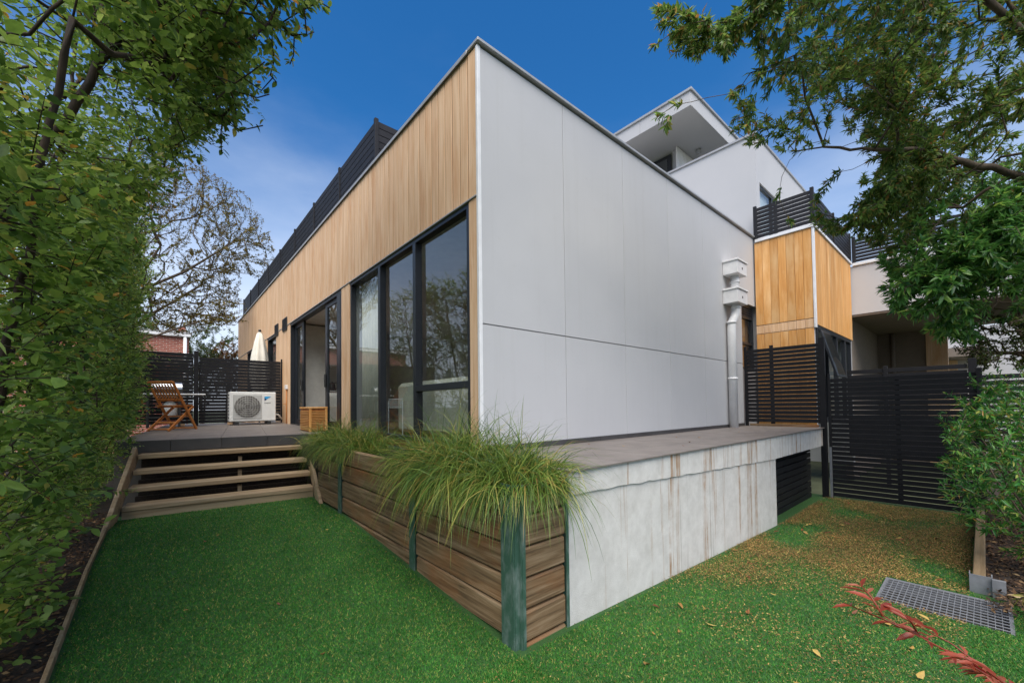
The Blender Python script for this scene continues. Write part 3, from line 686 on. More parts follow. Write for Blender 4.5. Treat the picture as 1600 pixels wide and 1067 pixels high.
for i in range(4): box('fascia_panel', cn, 7.16+i*1.45, 7.16+i*1.45+1.445, 1.22, 1.248, 8.60, 8.95, WALLW, .002)
box('capping', cn, 7.09, 13, 1.18, 8, 8.952, 9.01, CAP, .003)
boxes('back_wall', cn, [(8.5, 13, 2.24, 2.40, 5, 8.615), (8.42, 8.52, 4.3, 8, 5, 8.615)], WALLW)
for k in range(5): box('pier_board', cn, 8.37+k*.19, 8.37+k*.19+.185, 2.20, 2.235, 5, 8.61, INW)
box('terrace_door', cn, 8.40, 8.48, 2.41, 4.3, 5, 8.5, FRAME); box('door_pane', cn, 8.385, 8.395, 2.5, 4.2, 5.1, 8.4, GLASS, .0005)
o = lathe('downlight', [(.07, 8.52), (.075, 8.62)], CAP, cn, 12, (9.0, 1.9, 0)); o.location = Vector((0, 0, 0)) - wpos(cn)
# rear block over the carport
rb = thing('carport_block', 'white block spanning an open carport behind the timber wing', 'building', (10.6, -2, 0))
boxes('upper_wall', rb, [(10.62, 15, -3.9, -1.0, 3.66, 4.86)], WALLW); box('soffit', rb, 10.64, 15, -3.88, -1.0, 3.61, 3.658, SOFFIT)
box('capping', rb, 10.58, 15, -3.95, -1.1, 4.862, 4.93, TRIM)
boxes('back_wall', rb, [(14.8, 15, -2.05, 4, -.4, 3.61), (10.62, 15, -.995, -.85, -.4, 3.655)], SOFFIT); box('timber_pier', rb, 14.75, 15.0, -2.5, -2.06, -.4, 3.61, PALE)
tubes('drainpipe', [([(14.7, -1.35, -.3), (14.7, -1.35, 3.6)], .06)], SOFFIT, rb)
rl = thing('carport_balustrade', 'black slat balustrade on top of the white carport block', 'balustrade', (10.7, -2.3, 4.93))
slat_run(rl, 'y', 10.68, -3.85, -1.15, 4.97, 5.56, .068, .014, CHAR, .02)
for y in (-1.12, -2.5, -3.85): post(rl, 10.68, y, 4.931, 5.6, .07, CHAR)
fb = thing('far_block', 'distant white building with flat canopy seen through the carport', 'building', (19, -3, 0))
boxes('wall', fb, [(20, 24, -7, 1, -.4, 4.2)], WALLW); box('canopy', fb, 18.0, 19.98, -3.25, .5, 3.0, 3.3, SOFFIT); box('timber_pier', fb, 19.6, 19.95, -2.55, -2.2, -.4, 2.99, PALE)

# ------------------------------------------------------------------ downpipe
dp = thing('downpipe', 'white downpipe with two rain heads on the white wall', 'downpipe', (5.75, -.12, 1.06))
def rainhead(x0, x1, z0, z1):
    h = box('rain_head', dp, x0, x1, -.26, -.002, z0, z1, PVC, .004)
    box('lip', h, x0-.02, x1+.02, -.28, -.0025, z1, z1+.035, PVC, .004); box('overflow_hole', h, x0+.2, x0+.24, -.264, -.2605, z0+.09, z0+.13, DARK, .001)
rainhead(5.62, 6.06, 3.90, 4.13); rainhead(5.60, 6.06, 3.36, 3.60)
tubes('pipe', [([(5.83, -.13, 3.9), (5.83, -.13, 3.62)], .075), ([(5.83, -.13, 3.36), (5.83, -.13, 3.22), (5.80, -.12, 3.12), (5.75, -.09, 3.02), (5.74, -.085, 2.9), (5.74, -.085, 1.062)], .075)], PVC, dp, 14)
for z in (3.76, 3.28, 3.0, 1.95): c = lathe('collar', [(.084, 0), (.084, .035)], PVC, dp, 14); c.location = Vector((5.83 if z > 3.1 else 5.74, -.13 if z > 3.1 else -.085, z)) - wpos(dp)

# ------------------------------------------------------------------ planter of sleepers
pl = thing('sleeper_planter', 'retaining planter of brown timber sleepers between green steel posts', 'planter', (-.65, .8, 0))
bays = [(-1.10, .12), (.20, 2.04), (2.12, 3.05)]
for (a, b_) in bays:
    for r_ in range(6):
        z0 = -.17+r_*.197; z1 = z0+.193
        if r_ == 5: z1 = z0+.19
        if z1 < gz(-.7, (a+b_)/2)-.02: continue
        jt = random.uniform(-.008, .006); box('sleeper', pl, -.645+jt, -.595+jt, a, b_, z0+.003, z1-.004, SLEEP, .012)
for r_ in range(6):
    z0 = -.17+r_*.197; jt = random.uniform(-.004, .004); box('sleeper', pl, -.622, -.215, -1.225+jt, -1.175+jt, z0+.003, z0+.189, SLEEPX, .012)
def hpost(x, y, z0, z1, ax, w_=.1, d_=.11):
    if ax == 'y': L = [(x, x+.008, y-w_/2, y+w_/2), (x+.008, x+d_-.008, y-.004, y+.004), (x+d_-.008, x+d_, y-w_/2, y+w_/2)]
    else: L = [(x-w_/2, x+w_/2, y, y+.008), (x-.004, x+.004, y+.008, y+d_-.008), (x-w_/2, x+w_/2, y+d_-.008, y+d_)]
    return boxes('steel_post', pl, [(*l, z0, z1) for l in L], STEELG)
hpost(-.662, .16, -.1, .995, 'y'); hpost(-.662, 2.08, 0, .995, 'y'); hpost(-.20, -1.242, -.15, 1.0, 'x', .05)
boxes('corner_post', pl, [(-.672, -.664, -1.205, -1.085, -.1, 1.01), (-.664, -.625, -1.213, -1.205, -.1, 1.01), (-.633, -.625, -1.232, -1.213, -.1, 1.01), (-.625, -.60, -1.240, -1.232, -.1, 1.01), (-.664, -.6, -1.205, -1.16, -.1, 1.0)], STEELG)
box('soil', pl, -.59, -.03, -1.17, 4.3, .6, .93, MULCH, .01)
def tussock(x, y, z, nbl, ln, label, lean=(-.15, -.05)):
    n = nbl; an = rng.uniform(0, 2*math.pi, n); L = ln*rng.uniform(.55, 1.1, n); el = rng.beta(2.0, 1.8, n)*1.42+.05
    b0 = np.stack([x+rng.normal(size=n)*.11, y+rng.normal(size=n)*.17, np.full(n, z)], 1)
    d = np.stack([np.cos(an)*np.cos(el)+lean[0], np.sin(an)*np.cos(el)+lean[1], np.sin(el)], 1); d = unit(d); S = 7
    P = [b0]; v = d.copy(); seg = L/(S-1)
    for k in range(S-1):
        v = unit(v+np.array([0, 0, -1])*(.10+.16*k/(S-1)+.14*rng.random(n))[:, None]*1.5+rng.normal(size=(n, 3))*.035)
        nx = P[-1]+v*seg[:, None]
        # keep out of the house wall, off the soil and off the ledge tiles
        nx[:, 0] = np.where((nx[:, 1] > 0), np.minimum(nx[:, 0], -.04), nx[:, 0])
        on = (nx[:, 0] > -.2) & (nx[:, 1] > -1.27); nx[:, 2] = np.where(on, np.maximum(nx[:, 2], 1.068), nx[:, 2])
        ins = (nx[:, 0] > -.68) & (nx[:, 0] <= -.2) & (nx[:, 1] > -1.26); nx[:, 2] = np.where(ins, np.maximum(nx[:, 2], 1.0), nx[:, 2])
        P.append(nx)
    P = np.stack(P, 1); wv = (.0018+.0018*rng.random(n))[:, None]*np.array([1, 1, .95, .85, .65, .45, .1])[None]
    sd = unit(np.cross(d, np.array([0, 0, 1.])+rng.normal(size=(n, 3))*.4))
    V = np.stack([P-sd[:, None]*wv[..., None], P+sd[:, None]*wv[..., None]], 2).reshape(-1, 3)
    T = []
    base = (np.arange(n)*S*2)[:, None]
    for k in range(S-1):
        a = base+2*k; T += [np.concatenate([a, a+1, a+3], 1), np.concatenate([a, a+3, a+2], 1)]
    o = thing('tussock_grass', label, 'grass', (x, y, z), group='tussock grasses in the planter')
    rawmesh('blades', V, np.concatenate(T), GRASS, o, kind='stuff')
tussock(-.42, -.90, .95, 2300, .60, 'tussock grass spilling over the green corner post of the planter', (-.22, -.2))
tussock(-.40, -.30, .95, 3600, .70, 'largest bushy tussock grass in front of the right end of the window', (-.22, -.02))
tussock(-.40, .30, .95, 2000, .58, 'tussock grass in front of the right window pane, left of the largest tussock', (-.2, .0))
tussock(-.40, 2.0, .95, 1900, .60, 'tussock grass above the second green planter post', (-.2, 0))
tussock(-.42, 2.75, .95, 2200, .62, 'tussock grass beside the top of the timber steps', (-.2, 0))
tussock(-.32, 3.75, .95, 1300, .48, 'smallest tussock grass at the far end of the planter near the open door', (-.1, 0))

# ------------------------------------------------------------------ steps and tiled deck (turned a little against the house)
AL = -.124
st = thing('timber_steps', 'open timber steps of four treads leading up to the tiled deck', 'steps', (-2.7, 3.5, .18), AL)
Wd = 2.07
for k in range(4):
    z = .20+k*.178; y = .03+k*.29
    box('tread', st, .02, Wd, y, y+.28, z-.06-.015, z-.015, TREAD, .007, local=True)
box('riser_board', st, .02, Wd, .045, .085, -.1, .13, TREAD, .005, local=True)
for (y, z) in ((.33, .31), (.62, .49), (.91, .66)): box('support_block', st, 1.15, 1.20, y+.06, y+.24, z-.16, z-.06, TREAD, .004, local=True)
box('back_board', st, .02, Wd, 1.14, 1.17, -.1, .70, MULCH, .004, local=True)
for k in range(3): box('back_sleeper', st, .02, Wd, .55+k*.2, .60+k*.2, -.1, .05+k*.19-.06, MULCH, .006, local=True)
for x in (-.02, Wd+.025):
    bar('stringer', st, (x, -.50, -.08), (x, 1.02, .74), .045, .21, TREAD, .006, local=True, up=(0, -.5, 1))
dk = thing('tiled_deck', 'raised grey tiled deck at the top of the timber steps', 'deck', (-2.72, 4.65, 1.075), AL)
SL = .019
def dz(y): return SL*y
for i in range(6):
    for j in range(8):
        x0 = -.1+i*.6; y0 = j*.6
        if x0 > 2.75: continue
        V = []
        for (x, y) in ((x0, y0), (min(x0+.596, 3.25), y0), (min(x0+.596, 3.25), y0+.596), (x0, y0+.596)): V += [(x, y, dz(y)), (x, y, dz(y)-.012)]
        V = np.array(V); o = meshobj('tile', V, [(0, 2, 4, 6), (7, 5, 3, 1), (0, 1, 3, 2), (2, 3, 5, 4), (4, 5, 7, 6), (6, 7, 1, 0)], TILE, dk, origin=(0, 0, 0)); o.location = (0, 0, 0)
V = [(x, y, (dz(y) if t else 0)-(.014 if t else .9)) for x in (-.1, 3.25) for y in (.015, 4.8) for t in (0, 1)]
o = meshobj('deck_base', V, [(0, 1, 3, 2), (4, 6, 7, 5), (0, 4, 5, 1), (2, 3, 7, 6), (1, 5, 7, 3), (0, 2, 6, 4)], GROUT, dk, origin=(0, 0, 0)); o.location = (0, 0, 0)
for i in range(6):
    x0 = -.1+i*.6
    if x0 < 2.2: box('fascia_tile', dk, x0+.002, min(x0+.597, 2.3), -.004, .012, -.165, -.002, DTILE, .002, local=True)
# fence at the back of the deck
def deckz(y): return 1.075+SL*(y-4.6)
dfn = thing('deck_fence', 'black slat fence with tall posts across the back of the deck', 'fence', (-1.4, 8.5, 1.13))
slat_run(dfn, 'x', 8.5, -4.2, -1.80, 1.20, 2.78, .070, .005, BLACK, .028); slat_run(dfn, 'x', 8.5, -1.70, -.06, 1.20, 2.74, .070, .005, BLACK, .028)
post(dfn, -1.75, 8.48, 1.0, 2.83, .085); post(dfn, -4.2, 8.48, 1.0, 2.8, .085); box('post', dfn, -.05, -.024, 8.47, 8.53, 1.1, 2.76, BLACK)
for x in (-1.1, -2.0): box('foot_block', dfn, x-.06, x+.06, 8.46, 8.54, 1.06, 1.2, PALE)

# ------------------------------------------------------------------ air conditioner
ac = thing('air_conditioner', 'white outdoor air conditioning unit with round fan grille on the deck', 'air conditioner', (-.72, 8.1, 1.15))
X0, X1, Ya, Yb, Z0, Z1 = -1.18, -.26, 7.95, 8.28, 1.225, 1.90
box('casing', ac, X0, X1, Ya, Yb, Z0, Z1, ACW, .015)
for x in (X0+.14, X1-.14): box('foot', ac, x-.04, x+.04, Ya-.02, Yb+.02, 1.13, Z0-.001, DARK, .01)
fcx, fcz, fr_ = X0+.345, Z0+.335, .262
box('fan_surround', ac, fcx-.28, fcx+.28, Ya-.012, Ya-.0005, fcz-.28, fcz+.28, plain('grille_grey', (.45, .45, .43, 1), .5), .006)
V = [(fcx+fr_*math.cos(k*math.pi/24)*.97, Ya-.0135, fcz+fr_*math.sin(k*math.pi/24)*.97) for k in range(48)]
fan = meshobj('fan_opening', V+[(fcx, Ya-.0125, fcz)], [tuple(range(48))], plain('fan_dark', srgb(92, 88, 84), .6), ac)
for k in range(5):
    a0 = k*2*math.pi/5; V = []
    for s in range(6):
        r_ = .06+.185*s/5
        for q in (0, .75): V.append((fcx+r_*math.cos(a0+q+s*.06), Ya-.0145-.006*q, fcz+r_*math.sin(a0+q+s*.06)))
    meshobj('fan_blade', V, [(2*s, 2*s+1, 2*s+3, 2*s+2) for s in range(5)], plain('fan_blade_grey', srgb(120, 118, 112), .5) if k == 0 else MATS['fan_blade_grey'], ac)
P = []
for r_ in (.06, .11, .16, .21, .258): P.append(([(fcx+r_*math.cos(t*math.pi/18), Ya-.026, fcz+r_*math.sin(t*math.pi/18)) for t in range(37)], .0025))
for q in np.linspace(-.24, .24, 11):
    hh = math.sqrt(max(.002, .262**2-q*q)); P.append(([(fcx+q, Ya-.026, fcz-hh), (fcx+q, Ya-.026, fcz+hh)], .0022)); P.append(([(fcx-hh, Ya-.027, fcz+q), (fcx+hh, Ya-.027, fcz+q)], .0022))
tubes('fan_grille', P, MATS['grille_grey'], ac, 4)
meshobj('emblem', [(X1-.24, Ya-.004, Z1-.20), (X1-.10, Ya-.004, Z1-.10), (X1-.24, Ya-.004, Z1-.10)], [(0, 1, 2)], BLUE1, ac)
meshobj('emblem', [(X1-.24, Ya-.005, Z1-.205), (X1-.24, Ya-.005, Z1-.135), (X1-.19, Ya-.005, Z1-.165)], [(0, 1, 2)], plain('logo_navy', srgb(20, 40, 90), .5), ac)
def text(body, size, loc, mat, parent, rot=(math.pi/2, 0, 0)):
    cu_ = bpy.data.curves.new('lettering', 'FONT'); cu_.body = body; cu_.size = size; cu_.extrude = .001
    t = bpy.data.objects.new('tmp', cu_); COL.objects.link(t)
    bpy.context.view_layer.update(); me = bpy.data.meshes.new_from_object(t.evaluated_get(bpy.context.evaluated_depsgraph_get()))
    bpy.data.objects.remove(t); o = bpy.data.objects.new('lettering', me); me.materials.append(mat); link(o, parent)
    o.rotation_euler = rot; o.location = Vector(loc)-wpos(parent); return o
text('DAIKIN', .04, (X1-.245, Ya-.003, Z1-.265), DARK, ac)
for z in np.linspace(Z0+.08, Z1-.08, 8): box('side_slot', ac, X0-.003, X0+.001, Ya+.04, Yb-.08, z, z+.02, DARK, .001)
tubes('pipework', [([(X1, 8.12, 1.38), (X1+.08, 8.13, 1.36), (X1+.14, 8.2, 1.3), (X1+.2, 8.3, 1.25)], .02)], ACW, ac)
wt = thing('wall_tap', 'small white box and copper pipe fixed to the timber wall by the fence', 'tap', (-.06, 7.8, 1.4))
box('box', wt, -.075, -.024, 7.86, 7.96, 1.98, 2.08, TRIM); tubes('pipe', [([(-.045, 7.9, 1.1), (-.045, 7.9, 1.98)], .011)], TEAK, wt); bar('lever', wt, (-.06, 7.88, 1.62), (-.13, 7.84, 1.62), .012, .012, TEAK)

# ------------------------------------------------------------------ chair, barbecue table, umbrella, louvred box
ch = thing('folding_chair', 'teak folding chair with slatted back on the deck by the hedge', 'chair', (-2.18, 6.95, deckz(6.95)+.003), math.radians(-42))
# local frame: +y is where the sitter looks, x is width
hw = .23
for s in (-1, 1):
    bar('back_leg', ch, (s*hw, .30, .0), (s*hw, -.26, .90), .028, .045, TEAK, .004, local=True, up=(0, 1, 0))
    bar('front_leg', ch, (s*(hw-.04), -.30, .0), (s*(hw-.04), .26, .45), .028, .045, TEAK, .004, local=True, up=(0, 1, 0))
    bar('seat_rail', ch, (s*(hw-.075), -.14, .44), (s*(hw-.075), .25, .455), .025, .035, TEAK, .003, local=True)
for k in range(7):
    y = -.12+k*.058; bar('seat_slat', ch, (-hw+.03, y, .465), (hw-.03, y, .465), .045, .016, TEAK, .003, local=True)
for k in range(7):
    x = -.165+k*.055; bar('back_slat', ch, (x, -.065, .585), (x, -.235, .86), .030, .012, TEAK, .003, local=True, up=(0, 1, 0))
bar('back_rail', ch, (-hw, -.26, .89), (hw, -.26, .89), .05, .025, TEAK, .005, local=True, up=(0, 1, .5)); bar('back_rail', ch, (-hw, -.055, .57), (hw, -.055, .57), .045, .022, TEAK, .004, local=True, up=(0, 1, .5))
for (y, z, e) in ((.28, .03, 0), (-.28, .03, .04), (-.13, .15, .04), (.14, .26, 0)): bar('stretcher', ch, (-hw+e, y, z), (hw-e, y, z), .022, .03, TEAK, .003, local=True)
tb = thing('barbecue_table', 'white topped side table standing by the black fence behind the chair', 'table', (-2.15, 8.0, deckz(8.0)))
tz = deckz(8.0); box('top', tb, -2.62, -1.62, 7.78, 8.3, tz+.68, tz+.705, TRIM, .006)
for (x, y) in ((-2.55, 7.85), (-2.05, 7.85), (-2.55, 8.25), (-2.05, 8.25)): box('leg', tb, x-.02, x+.02, y-.02, y+.02, tz+.005, tz+.679, DARK)
box('shelf', tb, -2.58, -2.02, 7.83, 8.27, tz+.2, tz+.22, DARK)
bq = thing('barbecue', 'small barbecue with rounded silver lid on the white topped table', 'barbecue', (-2.25, 8.02, tz+.706))
V = []; n = 12
for x in (-.24, .24):
    for k in range(n+1): a = math.pi*k/n; V.append((-2.25+x, 8.02-.17*math.cos(a), tz+.80+.15*math.sin(a)))
lid = meshobj('lid', V, [(k, k+1, n+2+k, n+1+k) for k in range(n)]+[tuple(range(n+1))[::-1], tuple(range(n+1, 2*n+2)), (0, n+1, 2*n+1, n)], SILVER, bq, smooth=False)
box('tray', bq, -2.5, -2.0, 7.84, 8.2, tz+.712, tz+.799, DARK, .01); bar('handle', bq, (-2.4, 7.80, tz+.84), (-2.1, 7.80, tz+.84), .02, .02, DARK, .005)
gb = thing('gas_bottle', 'pale gas bottle with red knob under the barbecue table', 'gas bottle', (-2.2, 8.05, tz+.222))
lathe('bottle', [(.09, 0), (.12, .03), (.12, .25), (.07, .31), (.04, .33)], ACW, gb, 18); lathe('knob', [(.03, .33), (.035, .34), (.035, .38)], RED, gb, 12)
um = thing('garden_umbrella', 'closed cream garden umbrella standing behind the black deck fence', 'umbrella', (-.28, 10, 1.0))
V = []; Fc = []; S = 24
for i, (r_, z) in enumerate([(.03, 2.66), (.07, 2.6), (.12, 2.35), (.17, 2.0), (.21, 1.6), (.2, 1.3), (.15, 1.0)]):
    for k in range(S):
        a = k*2*math.pi/S; rr = r_*(1+.22*math.cos(6*a)*min(1, i/3)); V.append((rr*math.cos(a), rr*math.sin(a), z))
for i in range(6):
    for k in range(S): Fc.append((i*S+k, i*S+(k+1) % S, (i+1)*S+(k+1) % S, (i+1)*S+k))
Fc.append(tuple(range(S)))
o = meshobj('folded_canopy', V, Fc, CLOTH, um, origin=(0, 0, 0), smooth=True); o.location = (0, 0, 0)
lathe('finial', [(.035, 2.655), (.04, 2.70), (.02, 2.72)], DARK, um, 12); lathe('pole', [(.022, -1.0), (.022, 2.6)], DARK, um, 10); lathe('foot', [(.25, -.99), (.25, -.93), (.05, -.9)], DARK, um, 20)
lb = thing('louvred_box', 'low orange timber box with louvred front standing outside the sliding door', 'box', (-.16, 5.0, deckz(5)))
bx0, bx1, by0, by1, bz0, bz1 = -.34, -.03, 4.72, 5.35, deckz(5)+.004, 1.53
box('body', lb, bx0+.012, bx1, by0+.012, by1, bz0, bz1-.03, TEAK, .004); box('top', lb, bx0-.01, bx1, by0-.01, by1, bz1-.029, bz1, ORANGE, .004)
for (a, b_) in ((bx0, bx0+.04), (bx1-.04, bx1)): box('front_stile', lb, a, b_, by0-.006, by0+.011, bz0, bz1-.03, ORANGE, .002)
z = bz0+.03
while z < bz1-.06: bar('louvre', lb, (bx0+.04, by0+.002, z), (bx1-.04, by0+.002, z), .008, .026, ORANGE, .001, up=(0, -.6, 1)); z += .03
z = bz0+.03
while z < bz1-.06: bar('louvre', lb, (bx0+.002, by0+.05, z), (bx0+.002, by1-.02, z), .008, .026, ORANGE, .001, up=(-.6, 0, 1)); z += .03

# ------------------------------------------------------------------ garden edges, grate
eg = thing('timber_edging', 'thin weathered timber edging board between lawn and hedge bed', 'edging', (-2.76, 1.2, .1))
for (a, b_) in ((-3.4, -.6), (-.595, 1.6), (1.605, 3.2)):
    bar('edging_board', eg, (-2.765, a, float(gz(-2.76, a))-.01), (-2.765, b_, float(gz(-2.76, b_))-.01), .022, .11, EDGEW, .003)
se = thing('sleeper_edging', 'timber sleeper edging along the right garden bed', 'edging', (4.9, -3.04, -.2))
bar('sleeper', se, (2.95, -3.055, -.095), (6.55, -3.055, -.095), .075, .2, wood('sleeper_long', [srgb(104, 86, 62), srgb(134, 114, 86), srgb(152, 134, 106)], 2, 6), .006)
bar('sleeper_end', se, (2.86, -3.22, -.14), (2.0, -3.9, -.14), .05, .18, TREAD, .006)
boxes('steel_post', se, [(2.90, 2.908, -3.125, -3.0, -.3, .035), (2.908, 3.0, -3.13, -3.122, -.3, .035), (2.862, 2.90, -3.20, -3.126, -.3, .03), (2.908, 3.0, -3.005, -2.999, -.3, .035)], GALV)
gr = thing('drain_grate', 'galvanised steel drain grate set into the lawn', 'grate', (2.55, -2.85, -.13))
gx0, gx1, gy0, gy1 = 2.08, 2.67, -3.20, -2.52
zg = float(gz(2.5, -2.8))
boxes('pit', gr, [(gx0-.01, gx1+.01, gy0-.01, gy1+.01, zg-.2, zg-.10)], plain('pit_dark', srgb(44, 40, 34), .9))
boxes('pit_wall', gr, [(gx0-.02, gx0, gy0-.02, gy1+.02, zg-.2, zg+.012), (gx1, gx1+.02, gy0-.02, gy1+.02, zg-.2, zg+.012), (gx0, gx1, gy0-.02, gy0, zg-.2, zg+.012), (gx0, gx1, gy1, gy1+.02, zg-.2, zg+.012)], GALV)
nx_ = 21
for k in range(nx_): y = gy0+(gy1-gy0)*k/(nx_-1); box('bearing_bar', gr, gx0, gx1, y-.0018, y+.0018, zg-.002, zg+.018, GALV, .0008)
for k in range(10): x = gx0+(gx1-gx0)*(k+.5)/10; box('cross_rod', gr, x-.003, x+.003, gy0, gy1, zg+.011, zg+.0195, GALV, .0008)
# the hole in the lawn sheet under the grate
lm = lawn.data
import bmesh
bm = bmesh.new(); bm.from_mesh(lm)
for (co, no) in (((gx0-.02, 0, 0), (1, 0, 0)), ((gx1+.02, 0, 0), (1, 0, 0)), ((0, gy0-.02, 0), (0, 1, 0)), ((0, gy1+.02, 0), (0, 1, 0))):
    bmesh.ops.bisect_plane(bm, geom=bm.verts[:]+bm.edges[:]+bm.faces[:], plane_co=co, plane_no=no)
bmesh.ops.delete(bm, geom=[f for f in bm.faces if gx0-.02 < f.calc_center_median().x < gx1+.02 and gy0-.02 < f.calc_center_median().y < gy1+.02], context='FACES')
bm.to_mesh(lm); bm.free()

# ------------------------------------------------------------------ hedge plants on the left
def hedge_face(y, z):
    """x of the hedge's lawn side"""
    x = -3.06+.34*np.clip((z-.3)/1.3, 0, 1)
    over = np.clip((z-2.9)/1.5, 0, 1)*np.clip((3.2-y)/1.8, 0, 1)
    return x+over*.85+.13*np.sin(y*2.3+np.sin(z*1.9)*1.4)*np.sin(z*2.1+y*.7)
def hedge_plant(y0, y1, label, lean, ntw, nsingle, ztop=6.4):
    yc = (y0+y1)/2; rx = -3.35
    t = thing('hedge_plant', label, 'hedge', (rx, yc, .1), group='hedge plants along the left boundary')
    # twig anchors fill the slab behind the lawn side, densest near it
    n = int(ntw*2.7); Y = rng.uniform(y0-.25, y1+.25, n); Z = .22+(ztop-.22)*rng.random(n)**.9
    dep = rng.exponential(.42, n); dep = np.where(dep > 1.3, rng.random(n)*1.3, dep)
    X = hedge_face(Y, Z)-dep+rng.normal(size=n)*.05
    P = np.stack([X, Y, Z], 1); cl = np.array([mnoise.noise((p[0]*1.7, p[1]*1.7, p[2]*1.7+y0)) for p in P])
    P = P[cl*1.5+rng.random(n)*.42 > .10][:ntw]; k = len(P)
    sel = P[rng.permutation(k)[:420]]
    trunk = [(rx, yc, .0), (rx+.03, yc+lean*.2, .9), (rx+.12, yc+lean*.5, 1.9), (rx+.25, yc+lean*.9, 3.0), (rx+.35, yc+lean*1.3, 4.4), (rx+.4, yc+lean*1.5, ztop-.4)]
    t2 = [(rx+.0, yc, .35), (rx+.3, yc-lean*.5-.25, 1.3), (rx+.55, yc-lean-.5, 2.6), (rx+.8, yc-lean*1.3-.6, 4.0)]
    nodes, par, chd, cnt, tipn, order = grow([(trunk, -1), (t2, 0)], sel, .16, .2, .018)
    lp = limb_paths(nodes, par, chd, cnt, .034, .40, .003); tubes('branches', lp, BARK, t, 6)
    # leafy twigs
    D = unit(np.stack([rng.uniform(.1, 1, k), rng.normal(size=k)*.6, rng.normal(size=k)*.45+.25], 1)); L = rng.uniform(.12, .30, k)
    tubes('twigs', [(np.array([p-d*.06, p+d*l*.5+np.array([0, 0, .006]), p+d*l]), np.array([.003, .0024, .001])) for p, d, l in zip(P[::2], D[::2], L[::2])], BARK, t, 3, kind='stuff')
    nl = 13; s = np.tile(np.linspace(.08, 1, nl), k); Pi = np.repeat(P, nl, 0); Di = np.repeat(D, nl, 0); Li = np.repeat(L, nl)
    pos = Pi+Di*(s*Li)[:, None]; ref = unit(np.cross(Di, np.array([0, 0, 1.])+.001)); sg = np.tile(np.where(np.arange(nl) % 2, 1, -1), k)
    up_ = np.cross(ref, Di); rollv = rng.normal(size=k*nl)*.6
    side = ref*(sg*np.cos(rollv))[:, None]+up_*np.sin(rollv)[:, None]
    last = np.tile(np.arange(nl) == nl-1, k)
    ax = np.where(last[:, None], Di, unit(Di*.55+side)); ax = unit(ax+rng.normal(size=ax.shape)*.22+np.array([0, 0, -.08]))
    nr = unit(up_*.7+np.array([.45, -.25, .65])+rng.normal(size=ax.shape)*.38)
    ln = rng.uniform(.028, .062, k*nl)*(1.12 if y0 < 1 else 1); foliage(t, 'foliage', pos, ax, nr, ln, ln*rng.uniform(.46, .62, k*nl), HEDGE, nsingle, 8 if y0 < 2 else 4)
hedge_plant(-1.5, .4, 'nearest hedge plant with large clear leaves at the left edge of the lawn', .5, 2600, 280)
hedge_plant(.4, 2.2, 'second hedge plant, its branches reaching highest over the lawn', .9, 2600, 200)
hedge_plant(2.2, 4.2, 'third hedge plant beside the foot of the timber steps', .5, 2300, 60, 4.6)
hedge_plant(4.2, 6.3, 'fourth hedge plant beside the tiled deck and folding chair', .4, 2000, 0, 4.6)
hedge_plant(6.3, 8.9, 'farthest hedge plant reaching the black deck fence', .3, 2000, 0, 4.8)
# overhanging sprays at the top left belong to one taller tree
ot = thing('overhanging_tree', 'tree above the hedge with a leafy spray against the blue sky', 'tree', (-3.6, .9, .1))
tips = np.concatenate([ellips(110, (-2.2, .5, 4.6), (.75, .9, .9)), ellips(40, (-1.95, .3, 4.0), (.35, .6, .5)), ellips(36, (-1.75, .1, 4.55), (.4, .4, .35)), np.array([(-1.46, .0, 4.50), (-1.55, .05, 4.42), (-1.66, .22, 4.2), (-1.72, .2, 3.92), (-1.78, .3, 3.85), (-1.9, .4, 3.55), (-2.0, .5, 3.4)])])
nodes, par, chd, cnt, tipn, order = grow([([(-3.6, .9, .0), (-3.4, .8, 1.4), (-3.0, .65, 2.8), (-2.6, .5, 3.8), (-2.2, .4, 4.5)], -1)], tips, .12, .2, .012)
tubes('branches', limb_paths(nodes, par, chd, cnt, .024, .40, .0022), BARK, ot, 6)
tipn = np.array(tipn); tp = nodes[tipn]; td = tipdir(nodes, par, tipn); nl = 13; k = len(tp)
P = np.repeat(tp, nl, 0); D = np.repeat(td, nl, 0); s = rng.random(k*nl)*.30; sd = rdir(k*nl); sd = unit(sd-(sd*D).sum(1, keepdims=True)*D)
ln = rng.uniform(.04, .075, k*nl); foliage(ot, 'foliage', P-D*s[:, None], unit(D*.5+sd+np.array([0, 0, -.15])), unit(np.array([.2, -.2, .9])+rng.normal(size=P.shape)*.4), ln, ln*.52, HEDGE, 150)

# ------------------------------------------------------------------ trees on the right
def leafy_tree(name, label, cat, base, limbs, tips, r0, nros, ln, wd, leafm, bark, nsingle, group=None, back=.1, spread=.95, step=.14, bf=.25, sag=0, jit=.02, lod=4):
    t = thing(name, label, cat, base, group=group)
    nodes, par, chd, cnt, tipn, order = grow(limbs, tips, step, bf, jit, sag)
    tubes('branches', limb_paths(nodes, par, chd, cnt, r0, .45, .0022), bark, t, 6)
    tipn = np.array(tipn); P, ax, nr, l_, w_ = rosettes(nodes[tipn], tipdir(nodes, par, tipn), nros, ln, wd, spread, back)
    foliage(t, 'foliage', P, ax, nr, l_, w_, leafm, nsingle, lod); return t
def clumped(n, c, r, freq=1.3, thr=-.02):
    P = ellips(n*3, c, r); v = np.array([mnoise.noise((p[0]*freq, p[1]*freq, p[2]*freq+9)) for p in P]); return P[v > thr][:n]
